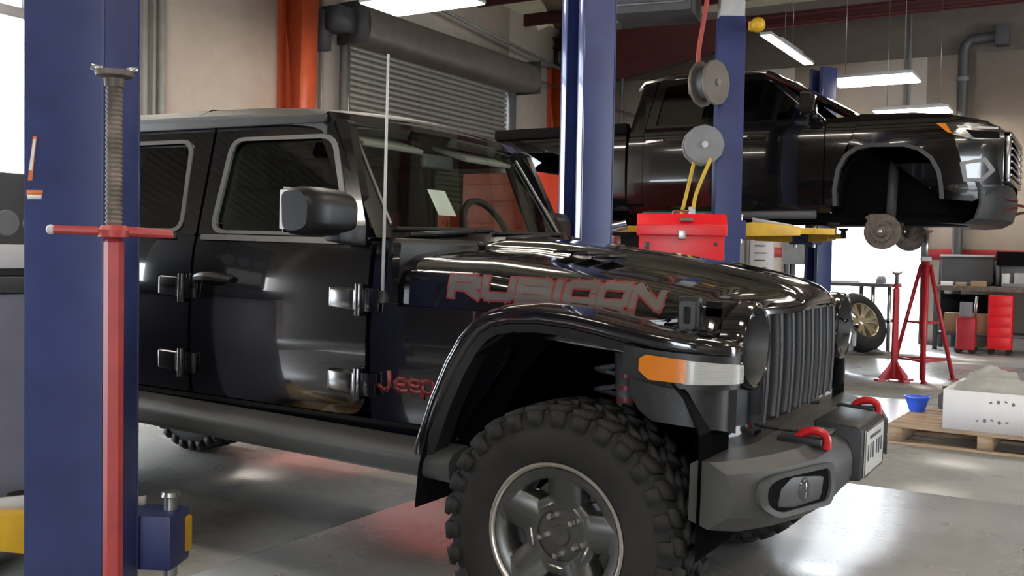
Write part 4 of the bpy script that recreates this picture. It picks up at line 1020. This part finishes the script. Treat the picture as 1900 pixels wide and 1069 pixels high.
def jack_stand(loc, rz, label, name, mat, htube, hscrew, rt, foot, handle=.16, tri=False):
    T = empty(name, label, 'jack stand', loc, rz)
    MB().lathe([(.001, .02), (rt*1.3, .02), (rt, .03), (rt, htube), (rt*.6, htube+.01), (.001, htube+.01)], (0, 0, 0), 'z', 6).build('tube', mat, T)
    for k in range(3 if tri else 4):
        a = 2*PI*k/(3 if tri else 4)+.5; c, s = math.cos(a), math.sin(a)
        g = MB(); q = lambda r, z, u: (r*c-u*s, r*s+u*c, z)
        hh = foot*1.35
        g.loft([[q(r, z, -.006) for r, z in ((rt*.8, .02), (foot, .02), (foot, .05), (rt*1.6, hh*.75), (rt*.8, hh))], [q(r, z, .006) for r, z in ((rt*.8, .02), (foot, .02), (foot, .05), (rt*1.6, hh*.75), (rt*.8, hh))]])
        g.build('gusset', mat, T)
        f = MB(); f.cbox((foot*c, foot*s, .010), (.10, .07, .02), rz=a); f.build('foot', mat, T, bevel=.003)
    # threaded screw with handle nut
    z0 = htube+.01; S = []
    n = int((hscrew-z0)/.012)
    prof = []
    for k in range(n):
        z = z0+k*(hscrew-z0)/n; prof += [(.0185, z), (.0215, z+.004), (.0215, z+.007), (.0185, z+.0105)]
    SC_ = MB().lathe(prof, (0, 0, 0), 'z', 16).build('screw', 'rust_steel', T, ang=60)
    MB().lathe([(.001, hscrew+.030), (.046, hscrew+.032), (.048, hscrew+.026), (.046, hscrew+.018), (.026, hscrew+.012), (.024, hscrew-.01), (.001, hscrew-.01)], (0, 0, 0), 'z', 16).build('saddle', 'rust_steel', T)
    for k in (-1, 1): MB().tube([(k*.030, 0, hscrew+.034), (k*.056, 0, hscrew+.040)], .008, 8).build('saddle_prong', 'steel', T)
    H = MB(); H.lathe([(.022, z0), (.038, z0+.004), (.040, z0+.022), (.030, z0+.034), (.022, z0+.034)], (0, 0, 0), 'z', 16); Hn = H.build('handle_nut', mat, T)
    b = MB(); b.tube([(-handle, 0, z0+.020), (-.03, 0, z0+.019), (.03, 0, z0+.019), (handle, 0, z0+.014)], [.011, .012, .014, .011], 10); b.build('handle_bar', mat, Hn)
    MB().sphere((-handle-.004, 0, z0+.020), (.012, .013, .013), 10, 8).build('handle_tip', 'light_grey', Hn)
    return T
jack_stand((-.785, -1.915, 0), math.radians(50), 'red screw jack stand with a T handle in front of the near blue post', 'screw_jack_stand', 'jack_red', 1.29, 1.70, .025, .19, handle=.145)
jack_stand((-.46, 7.50, 0), .3, 'slim red pole jack stand standing alone on the bright floor', 'pole_jack_stand', 'stand_red', .98, 1.12, .035, .17, handle=.05)
def tripod_stand():
    T = empty('tripod_stand', 'tall red tripod stand propping the front of the raised truck', 'jack stand', (-.22, 7.78, 0), .35)
    MB().tube([(0, 0, .45), (0, 0, 1.28)], .04, 8).build('center_tube', 'stand_red', T)
    MB().tube([(0, 0, 1.28), (0, 0, 1.58)], .022, 8).build('screw', 'steel', T)
    MB().lathe([(.001, 1.60), (.06, 1.61), (.06, 1.59), (.02, 1.57)], (0, 0, 0), 'z', 12).build('saddle', 'rust_steel', T)
    ft = []
    for k in range(3):
        a = 2*PI*k/3+.35; c, s = math.cos(a), math.sin(a); ft.append((c, s))
        MB().tube([(.05*c, .05*s, 1.24), (.36*c, .36*s, .01)], .022, 8).build('leg', 'stand_red', T)
        MB().cbox((.365*c, .365*s, .006), (.09, .06, .012), rz=a).build('foot', 'stand_red', T)
    for z, r in ((.22, .305), (.62, .205)):
        for k in range(3):
            a, b = ft[k], ft[(k+1) % 3]; MB().tube([(r*a[0], r*a[1], z), (r*b[0], r*b[1], z)], .012, 6).build('cross_brace', 'stand_red', T)
    MB().tube([(.0, 0, .50), (0, 0, .0)], .03, 8).build('lower_tube', 'stand_red', T)
    MB().cbox((0, 0, 1.30), (.10, .10, .05)).build('collar', 'light_grey', T, bevel=.01)
tripod_stand()
# -- tool cart between the bays, with the red toolbox on it
def cart():
    T = empty('tool_cart', 'low dark tool cart behind the black pickup hood under the red toolbox', 'cart', (-1.25, 2.92, 0), math.radians(20))
    MB().box(-.50, .50, -.28, .28, 1.13, 1.20).build('tray', 'mid_grey', T, bevel=.01)
    MB().box(-.50, .50, -.28, .28, .25, .31).build('lower_tray', 'mid_grey', T, bevel=.01)
    for x in (-.46, .46):
        for y in (-.24, .24):
            MB().box(x-.02, x+.02, y-.02, y+.02, .12, 1.13).build('upright', 'dark_grey', T)
            MB().lathe([(.001, -.02), (.05, -.02), (.06, -.012), (.06, .012), (.05, .02), (.001, .02)], (x, y, .06), 'y', 16).build('caster', 'rubber', T)
    return T
cart()
def toolbox():
    T = empty('toolbox', 'bright red steel toolbox with sloped lid and chrome handle behind the hood', 'toolbox', (-1.13, 2.96, 1.20), math.radians(24))
    MB().box(-.29, .29, -.13, .13, 0, .235).build('body', 'tool_red', T, bevel=.006)
    L = MB().prism([(-.155, .225), (.155, .225), (.15, .30), (.085, .375), (-.080, .375), (-.15, .30)], 'x', -.305, .305).build('lid', 'tool_red', T, bevel=.006)
    MB().tube([(-.06, 0, .375), (-.055, 0, .40), (.055, 0, .40), (.06, 0, .375)], .008, 8).build('handle', 'chrome', L)
    for x in (-.02, .02): pass
    MB().cbox((0, -.160, .23), (.05, .012, .06)).build('latch', 'steel', T, bevel=.003)
    MB().cbox((-.235, -.133, .15), (.035, .008, .05)).build('corner_clip', 'dark_grey', T)
    MB().cbox((.235, -.133, .17), (.02, .008, .02)).build('corner_clip', 'dark_grey', T)
    MB().cbox((.03, -.142, .335), (.09, .006, .03), rx=-.75).build('maker_plate', 'rust_steel', L)
toolbox()
o = MB().tube([(-1.66, 2.80, 1.46), (-1.50, 2.86, 1.50)], .035, 14).build('spray_can', 'chrome'); tag(o, 'shiny silver cylinder lying on the machine left of the red toolbox', 'canister')
m = MB(); m.lathe([(.06, 0), (.085, .01), (.085, .05), (.06, .06)], (-1.56, 2.84, 1.215), 'z', 20); m.cbox((-1.60, 2.82, 1.28), (.15, .17, .16)); m.cbox((-1.60, 2.82, 1.385), (.10, .12, .07))
o = m.build('brake_lathe', 'steel', bevel=.01); tag(o, 'grey metal machine part left of the red toolbox', 'machine part')
# -- hose reels
def reel(loc, rz, R, mat, label):
    T = empty('hose_reel', label, 'hose reel', loc, rz)
    for y in (-.09, .06): MB().lathe([(.001, y), (R*.96, y), (R, y+.01), (R, y+.02), (R*.96, y+.03), (.001, y+.03)], (0, 0, 0), 'y', 12).build('side_plate', mat, T)
    MB().lathe([(.001, -.06), (R*.72, -.06), (R*.72, .06), (.001, .06)], (0, 0, 0), 'y', 24).build('hose_coil', 'hose_yellow' if mat == 'mid_grey' else 'dark_grey', T)
    MB().lathe([(.001, -.11), (.03, -.11), (.03, -.08)], (0, 0, 0), 'y', 12).build('axle_cap', 'steel', T)
    MB().box(-.04, .04, .09, .20, -.08, .08).build('bracket', 'dark_grey', T)
    return T
reel((-1.80, 5.18, 2.31), math.radians(30), .185, 'mid_grey', 'round grey hose reel with yellow hose on the far lift post')
reel((-1.72, 5.08, 2.86), math.radians(75), .21, 'hood_brown', 'brown cable reel high on the far lift post')
o = MB().tube(chaikin([(-1.86, 5.12, 2.15), (-1.90, 5.08, 1.9), (-1.94, 5.0, 1.6), (-1.95, 4.96, 1.45)], 2), .018, 8).build('air_hose', 'hose_yellow'); tag(o, 'straight yellow air hose hanging left from the grey reel', 'hose')
o = MB().tube(chaikin([(-1.69, 5.10, 2.18), (-1.74, 5.08, 2.05), (-1.80, 5.02, 1.85), (-1.81, 5.0, 1.72)], 2), .018, 8).build('air_hose', 'hose_yellow'); tag(o, 'curved yellow air hose hanging right from the grey reel', 'hose')
o = MB().tube(chaikin([(-1.83, 5.10, 2.98), (-1.84, 5.10, 3.15), (-1.78, 5.10, 3.5), (-1.72, 5.12, 4.0), (-1.70, 5.15, 5.20)], 2), .022, 8).build('red_hose', 'hose_red'); tag(o, 'red hose dropping from the roof to the brown reel', 'hose')
o = MB().cbox((-1.83, 5.02, 1.69), (.05, .05, .09)).tube([(-1.83, 5.02, 1.65), (-1.83, 5.02, 1.60)], .012, 8).build('hose_nozzle', 'light_grey', bevel=.01); tag(o, 'pale nozzle at the end of the curved yellow hose', 'nozzle')
# dark heater hanging under the roof
T = empty('unit_heater', 'big dark unit heater hanging from the roof left of the far lift post', 'heater', (-2.30, 5.3, 3.55), .2)
MB().box(-.42, .34, -.3, .3, .0, .62).build('casing', 'dark_grey', T, bevel=.02)
for k in range(6): MB().cbox((-.04, -.31, .08+.085*k), (.64, .03, .012), rx=.5).build('louvre', 'mid_grey', T)
for x in (-.3, .25): MB().tube([(x, 0, .62), (x, 0, 1.69)], .01, 6).build('hanger_rod', 'steel', T)
# yellow bulb guard on top of the post
o = MB().sphere((-1.38, 5.40, 3.42), (.07, .07, .07), 12, 8).cbox((-1.42, 5.44, 3.42), (.10, .08, .08)).build('beacon_lamp', 'lift_yellow'); tag(o, 'small yellow beacon near the top of the far lift post', 'beacon')
# -- red tool chests beyond the pickup
def chest(loc, w, d, h, nrow, label, rz=0.0):
    T = empty('tool_chest', label, 'tool chest', loc, rz)
    MB().box(-w/2, w/2, -d/2, d/2, .12, h).build('body', 'chest_red', T, bevel=.01)
    for k in range(nrow):
        z0 = .16+(h-.22)*k/nrow; z1 = .16+(h-.22)*(k+1)/nrow-.012
        D_ = MB().box(-w/2+.03, w/2-.03, -d/2-.018, -d/2, z0, z1).build('drawer', 'chest_red', T, bevel=.004)
        MB().box(-w/2+.06, w/2-.06, -d/2-.034, -d/2-.018, z1-.03, z1-.012).build('drawer_pull', 'chest_red', D_, bevel=.003)
    for x in (-w/2+.08, w/2-.08):
        for y in (-d/2+.08, d/2-.08): MB().lathe([(.001, -.02), (.055, -.02), (.06, 0), (.055, .02), (.001, .02)], (x, y, .06), 'y', 14).build('caster', 'rubber', T)
chest((-3.38, 4.45, 0), .82, .55, 2.02, 9, 'tall orange-red tool chest seen through the pickup windshield')
chest((-4.62, 4.40, 0), 1.45, .55, 1.66, 7, 'wide lower red tool chest left of the tall one, behind the pickup cab')
# -- pallet with the white box of bags
def pallet():
    T = empty('pallet', 'worn wooden pallet under the white box', 'pallet', (.80, 4.20, 0), -.04)
    for x in (-.57, 0, .57): MB().box(x-.045, x+.045, -.56, .56, .018, .118).build('stringer', 'wood', T)
    for k in range(8):
        y = -.51+k*.1457; MB().box(-.62, .62, y-.05, y+.05, .118, .138).build('deck_board', 'wood', T, bevel=.002)
    for y in (-.51, 0, .51): MB().box(-.62, .62, y-.05, y+.05, 0, .018).build('bottom_board', 'wood', T)
pallet()
def bulk_box():
    T = empty('cardboard_bin', 'open white cardboard box full of grey bags on the pallet', 'box', (1.10, 4.06, .139), -.04)
    w, d, h, t = 1.15, .80, .27, .012
    MB().box(-w/2, w/2, -d/2, -d/2+t, 0, h).build('front_side', 'white_board', T)
    MB().box(-w/2, w/2, d/2-t, d/2, 0, h).build('back_side', 'white_board', T)
    MB().box(-w/2, -w/2+t, -d/2+t, d/2-t, 0, h).build('left_side', 'white_board', T)
    MB().box(w/2-t, w/2, -d/2+t, d/2-t, 0, h).build('right_side', 'white_board', T)
    MB().box(-w/2, w/2, -d/2, d/2, -.001, .006).build('bottom', 'white_board', T)
    m = MB()
    for x, z, n in ((-.28, .205, 4), (-.36, .075, 5), (.0, .07, 4), (.1, .20, 3)):
        for k in range(n): m.cbox((x+k*.045, -d/2-.0008, z+.006*((k*7) % 3)), (.018, .0012, .010+.012*((k*5) % 2)), ry=.4*((k % 3)-1))
    m.build('printed_marks', 'mid_grey', T)
    return T
bulk_box()
def bag(c, r, seed, label, rz=0.0, tilt=0.0):
    rnd = random.Random(seed); m = MB(); rings = []; ph = [rnd.uniform(0, 6.28) for _ in range(6)]
    for i in range(13):
        a = PI*i/12; q = max(math.sin(a)**.55, .02); row = []
        for k in range(22):
            b = 2*PI*k/22
            f = 1+.10*math.sin(3*b+ph[0]+2*a)+.07*math.sin(5*b+ph[1]-3*a)+.06*math.sin(7*a+ph[2]+b)+rnd.uniform(-.03, .03)
            row.append((r[0]*math.cos(a)*(1+.05*math.sin(2*b+ph[3])), r[1]*q*math.cos(b)*f, r[2]*q*math.sin(b)*f))
        rings.append(row)
    m.loft(rings); o = m.build('grey_bag', 'bag_grey', ang=70); o.location = c; o.rotation_euler = (tilt, .06, rz)
    tag(o, label, 'bag', 'grey bags in the white box'); return o
bag((.85, 3.86, .385), (.28, .13, .10), 1, 'plump grey bag at the near left of the white box', -.05)
bag((.78, 4.22, .40), (.17, .14, .12), 2, 'grey bag standing at the far left of the white box', .5)
bag((1.15, 4.16, .44), (.20, .13, .11), 3, 'crumpled grey bag with white folds on top of the heap', .9, .3)
bag((1.42, 3.88, .36), (.20, .12, .09), 4, 'small grey bag at the near right of the white box', .3)
bag((1.50, 4.22, .40), (.13, .11, .11), 5, 'grey bag at the far right of the white box', -.4)
T = empty('plastic_tub', 'bright blue plastic tub on the pallet behind the bumper', 'tub', (.235, 4.42, .139), 0)
m = MB(); m.lathe([(.001, 0), (.055, 0), (.085, .10), (.092, .10), (.092, .108), (.080, .108), (.05, .008), (.001, .008)], (0, 0, 0), 'z', 24); m.build('bowl', 'tub_blue', T, ang=40)
MB().lathe([(.084, .100), (.098, .102), (.098, .112), (.084, .112)], (0, 0, 0), 'z', 24).build('rim', 'tub_blue', T)
T = empty('oil_bottle', 'small dark bottle on the far end of the pallet', 'bottle', (.40, 4.68, .139))
MB().lathe([(.001, 0), (.045, 0), (.05, .01), (.05, .10), (.02, .13), (.02, .15), (.001, .15)], (0, 0, 0), 'z', 16).build('body', 'dark_grey', T, ang=40)
MB().lathe([(.001, .175), (.022, .175), (.022, .15)], (0, 0, 0), 'z', 12).build('cap', 'black_plastic', T)
# -- workbench on the far wall
def bench():
    T = empty('workbench', 'long dark workbench against the far wall below the vent pipe', 'workbench', (.55, 12.10, 0))
    MB().box(-1.25, .22, -.30, .35, .86, .93).build('bench_top', 'rust_steel', T, bevel=.008)
    for x in (-1.2, .16):
        for y in (-.26, .3): MB().box(x-.03, x+.03, y-.03, y+.03, 0, .86).build('leg', 'dark_grey', T)
    MB().box(-1.17, .13, -.28, .28, .22, .26).build('lower_shelf', 'dark_grey', T)
    MB().box(-1.25, .22, .31, .35, .93, 1.30).build('back_board', 'dark_grey', T)
    MB().box(-1.2, -.35, .20, .22, .30, .80).build('rear_panel', 'dark_void', T)
bench()
T = empty('tool_display', 'wide black panel with a pale top edge on the workbench', 'panel', (-.27, 12.30, .931))
MB().box(-.38, .32, -.04, .04, .05, .42).build('panel', 'dark_grey', T, bevel=.01); MB().box(-.40, .34, -.08, .05, .42, .45).build('top_edge', 'light_grey', T, bevel=.004); MB().box(-.3, .3, -.10, .06, 0, .05).build('foot', 'dark_grey', T)
T = empty('shelf_unit', 'black open shelf unit with small boxes on the workbench', 'shelf', (.48, 12.20, .931))
MB().box(-.38, .29, -.15, .15, .30, .50).build('header', 'dark_void', T, bevel=.01); 
for x in (-.38, .25): MB().box(x, x+.04, -.15, .15, 0, .30).build('upright', 'dark_grey', T)
MB().box(-.34, .25, .13, .15, 0, .30).build('back', 'sign_paper', T)
bx = [(-.52, 11.92, .16, .06, 'white_board', 'flat white parcel on the bench before the black panel'), (-.33, 11.90, .14, .05, 'cardboard', 'flat brown carton on the bench right of the white parcel'), (-.10, 11.90, .20, .075, 'cardboard', 'larger brown carton near the middle of the bench'),
      (.22, 12.18, .10, .19, 'sign_paper', 'upright cream box inside the shelf unit, left'), (.42, 12.18, .18, .20, 'light_grey', 'pale grey box inside the shelf unit, middle'), (.64, 12.18, .12, .18, 'cardboard', 'tan box inside the shelf unit, right'), (.42, 11.93, .42, .05, 'mid_grey', 'flat greenish grey case at the bench front')]
for x, y, w, h, mt, lab in bx:
    T = empty('parts_box', lab, 'box', (x, y, .931)); MB().box(-w/2, w/2, -.06, .06, 0, h).build('carton', mt, T, bevel=.003); MB().box(-w/2+.001, w/2-.001, -.008, .008, h, h+.001).build('tape', 'sign_paper', T)
T = empty('shipping_box', 'long brown cardboard box on the lower bench shelf', 'box', (-.10, 12.05, .261))
MB().box(-.45, .40, -.16, .16, 0, .27).build('carton', 'cardboard', T, bevel=.004); MB().box(-.45, .40, -.03, .03, .27, .272).build('tape', 'sign_paper', T)
T = empty('roll_cabinet', 'narrow bright red roll cabinet under the right end of the bench', 'cabinet', (.22, 11.60, 0))
MB().box(-.15, .15, -.14, .14, .08, .82).build('body', 'tool_red', T, bevel=.01)
for k in range(5): MB().box(-.135, .135, -.152, -.14, .12+.14*k, .245+.14*k).build('drawer', 'tool_red', T, bevel=.004)
for x in (-.11, .11):
    for y in (-.1, .1): MB().lathe([(.001, -.015), (.04, -.015), (.04, .015), (.001, .015)], (x, y, .04), 'y', 12).build('caster', 'rubber', T)
T = empty('floor_jack', 'small red machine with pipes beside the roll cabinet', 'machine', (-.20, 11.52, 0))
MB().box(-.12, .12, -.12, .12, .05, .5).build('body', 'stand_red', T, bevel=.02); MB().tube([(.1, 0, .5), (.12, 0, .8)], .02).build('handle', 'steel', T)
for x in (-.09, .09): MB().lathe([(.001, -.1), (.05, -.1), (.05, .1), (.001, .1)], (x, 0, .05), 'y', 12).build('wheel', 'rubber', T)
MB().cbox((0, -.12, .62), (.16, .06, .2)).build('gauge_box', 'mid_grey', T, bevel=.01)
# black cabinet at the right edge
T = empty('tall_cabinet', 'tall black cabinet cut by the right picture edge', 'cabinet', (1.05, 12.2, 0))
MB().box(-.22, .6, -.35, .35, 0, 1.32).build('body', 'dark_grey', T, bevel=.01); MB().box(-.20, .18, -.36, -.35, .05, 1.28).build('door', 'black_plastic', T, bevel=.004); MB().box(-.22, .6, -.36, .35, 1.32, 1.42).build('red_top', 'stripe_red', T)
# -- table before the bright opening, wheel leaning on it
T = empty('parts_table', 'steel table with clutter before the bright opening', 'table', (-1.85, 11.3, 0))
MB().box(-.75, .75, -.35, .35, .90, .95).build('table_top', 'dark_grey', T, bevel=.006)
for x in (-.7, .32, .48, .7): MB().box(x-.025, x+.025, -.3, -.25, 0, .90).build('leg', 'steel', T)
for x in (-.7, .7): MB().box(x-.025, x+.025, .25, .3, 0, .90).build('leg', 'steel', T)
MB().box(-.72, .72, -.3, .3, .40, .43).build('shelf', 'dark_grey', T)
for x, w, h, mt, lab in ((-.45, .30, .06, 'rust_steel', 'rusty flat part on the table left'), (.05, .42, .035, 'light_grey', 'pale flat sheet on the table middle'), (.55, .12, .10, 'mid_grey', 'small grey part on the table right')):
    q = MB().loft([[(u*w/2*k, v*.12*k, z) for u, v in ((-1, -.6), (-.6, -1), (.6, -1), (1, -.6), (1, .6), (.6, 1), (-.6, 1), (-1, .6))] for k, z in ((1, 0), (1, h*.6), (.7, h))]).build('loose_part', mt); q.location = (-1.85+x, 11.2, .951); tag(q, lab, 'part')
def gold_wheel():
    T = empty('spare_tire', 'truck wheel with gold alloy rim leaning beside the table', 'wheel', (-1.42, 10.35, .41))
    T.rotation_euler = (math.radians(-26), 0, math.radians(58)); T.location.z = .424
    h = .125
    MB().lathe([(.25, -h+.02), (.27, -h), (.33, -h-.005), (.385, -h+.02), (.41, -h+.05), (.41, h-.05), (.385, h-.02), (.33, h), (.25, h-.02)], (0, 0, 0), 'y', 48).build('tire', 'rubber', T, ang=40)
    MB().lathe([(.25, -h+.02), (.245, -h+.01), (.235, -h+.02), (.225, 0), (.225, h-.02)], (0, 0, 0), 'y', 40).build('rim', 'gold_alloy', T, ang=50)
    F_ = MB().lathe([(.001, -h+.04), (.04, -h+.035), (.065, -h+.05), (.065, -h+.09), (.001, -h+.09)], (0, 0, 0), 'y', 24).build('hub', 'gold_alloy', T, ang=40)
    for k in range(6):
        for e in (-.10, .10):
            a = 2*PI*k/6+e; c, s = math.cos(a), math.sin(a); c2, s2 = math.cos(a+e*.9), math.sin(a+e*.9); r = []
            for rr, w, y, cc, ss in ((.05, .022, -h+.05, c, s), (.15, .024, -h+.035, (c+c2)/2, (s+s2)/2), (.24, .030, -h+.022, c2, s2)):
                r.append([(rr*cc-u*ss, yy, rr*ss+u*cc) for u, yy in ((-w, y), (w, y), (w, y+.035), (-w, y+.035))])
            MB().loft(r).build('spoke', 'gold_alloy', F_, bevel=.004)
gold_wheel()
# -- white equipment cabinet and control box left of the far post
T = empty('equipment_cabinet', 'white equipment cabinet with dark slots left of the far blue post', 'cabinet', (-2.82, 9.92, 0), .4)
MB().box(-.38, .30, -.25, .25, 0, 1.60).build('body', 'light_grey', T, bevel=.01)
D_ = MB().box(-.02, .28, -.262, -.25, .1, 1.55).build('door', 'white_board', T, bevel=.004)
for k in range(4): MB().box(.04, .20-.02*(k % 2), -.266, -.262, 1.14+.10*k, 1.155+.10*k).build('slot', 'dark_grey', D_)
MB().box(-.09, -.03, -.256, -.25, .05, 1.58).build('seam', 'mid_grey', T)
T = empty('control_box', 'grey wall control box beside the white cabinet', 'control box', (-2.33, 10.18, 0), .4)
MB().box(-.10, .24, -.1, .1, 1.20, 1.62).build('box', 'conduit_grey', T, bevel=.01); MB().tube([(.05, 0, 0), (.05, 0, 1.2)], .03, 8).build('post', 'conduit_grey', T); MB().lathe([(.001, -.12), (.02, -.12), (.02, -.1)], (.10, 0, 1.5), 'y', 10).build('button', 'tow_red', T)
MB().box(-.1, .2, -.12, .12, 0, .02).build('foot_plate', 'conduit_grey', T)
# -- service machine behind the near post (left edge)
def service_cart():
    T = empty('service_machine', 'lavender-grey service machine on casters at the left edge', 'machine', (-2.38, -1.38, 0), -.06)
    MB().box(-.33, .33, -.22, .22, .30, 1.10).build('cabinet', 'cart_lavender', T, bevel=.02)
    MB().box(-.35, .35, -.24, .24, 1.10, 1.16).build('top_tray', 'dark_grey', T, bevel=.01)
    MB().box(-.20, .28, -.18, .16, 1.16, 1.55).build('gauge_block', 'dark_grey', T, bevel=.02)
    for k in range(3): MB().lathe([(.001, .285), (.045, .285), (.05, .28), (.05, .26)], (0, -.10+.11*k, 1.36), 'x', 18).build('dial', 'mid_grey', T)
    MB().box(.283, .30, -.12, .12, 1.19, 1.28).build('display', 'white_board', T, bevel=.004)
    MB().box(-.34, .34, -.23, .23, .17, .30).build('skirt', 'dark_grey', T, bevel=.01)
    for x in (-.28, .28):
        for y in (-.18, .18): MB().lathe([(.001, -.02), (.07, -.02), (.08, 0), (.07, .02), (.001, .02)], (x, y, .08), 'y', 16).build('caster', 'rubber', T); MB().box(x-.02, x+.02, y-.02, y+.02, .10, .18).build('fork', 'steel', T)
service_cart()

# dark crates under the table, and an unseen lift post added for its blue reflection
for k, (x, w, h, z, lab) in enumerate(((-2.25, .50, .30, .0, 'dark crate on the floor under the table, left'), (-1.60, .46, .34, .0, 'dark crate on the floor under the table, right'), (-2.05, .62, .33, .431, 'dark crate on the table shelf'))):
    T = empty('storage_crate', lab, 'crate', (x, 11.32, z))
    m = MB(); m.box(-w/2, w/2, -.18, -.165, 0, h); m.box(-w/2, w/2, .165, .18, 0, h); m.box(-w/2, -w/2+.015, -.165, .165, 0, h); m.box(w/2-.015, w/2, -.165, .165, 0, h); m.box(-w/2, w/2, -.18, .18, 0, .012)
    m.build('walls', 'dark_grey', T); MB().box(-w/2-.012, w/2+.012, -.192, .192, h-.03, h-.001).build('rim', 'black_plastic', T, bevel=.004)
lift_post((-2.45, -4.7), math.radians(151), 'unseen blue lift post added for its reflection in the pickup side', [], H=4.3, carriage=.25)
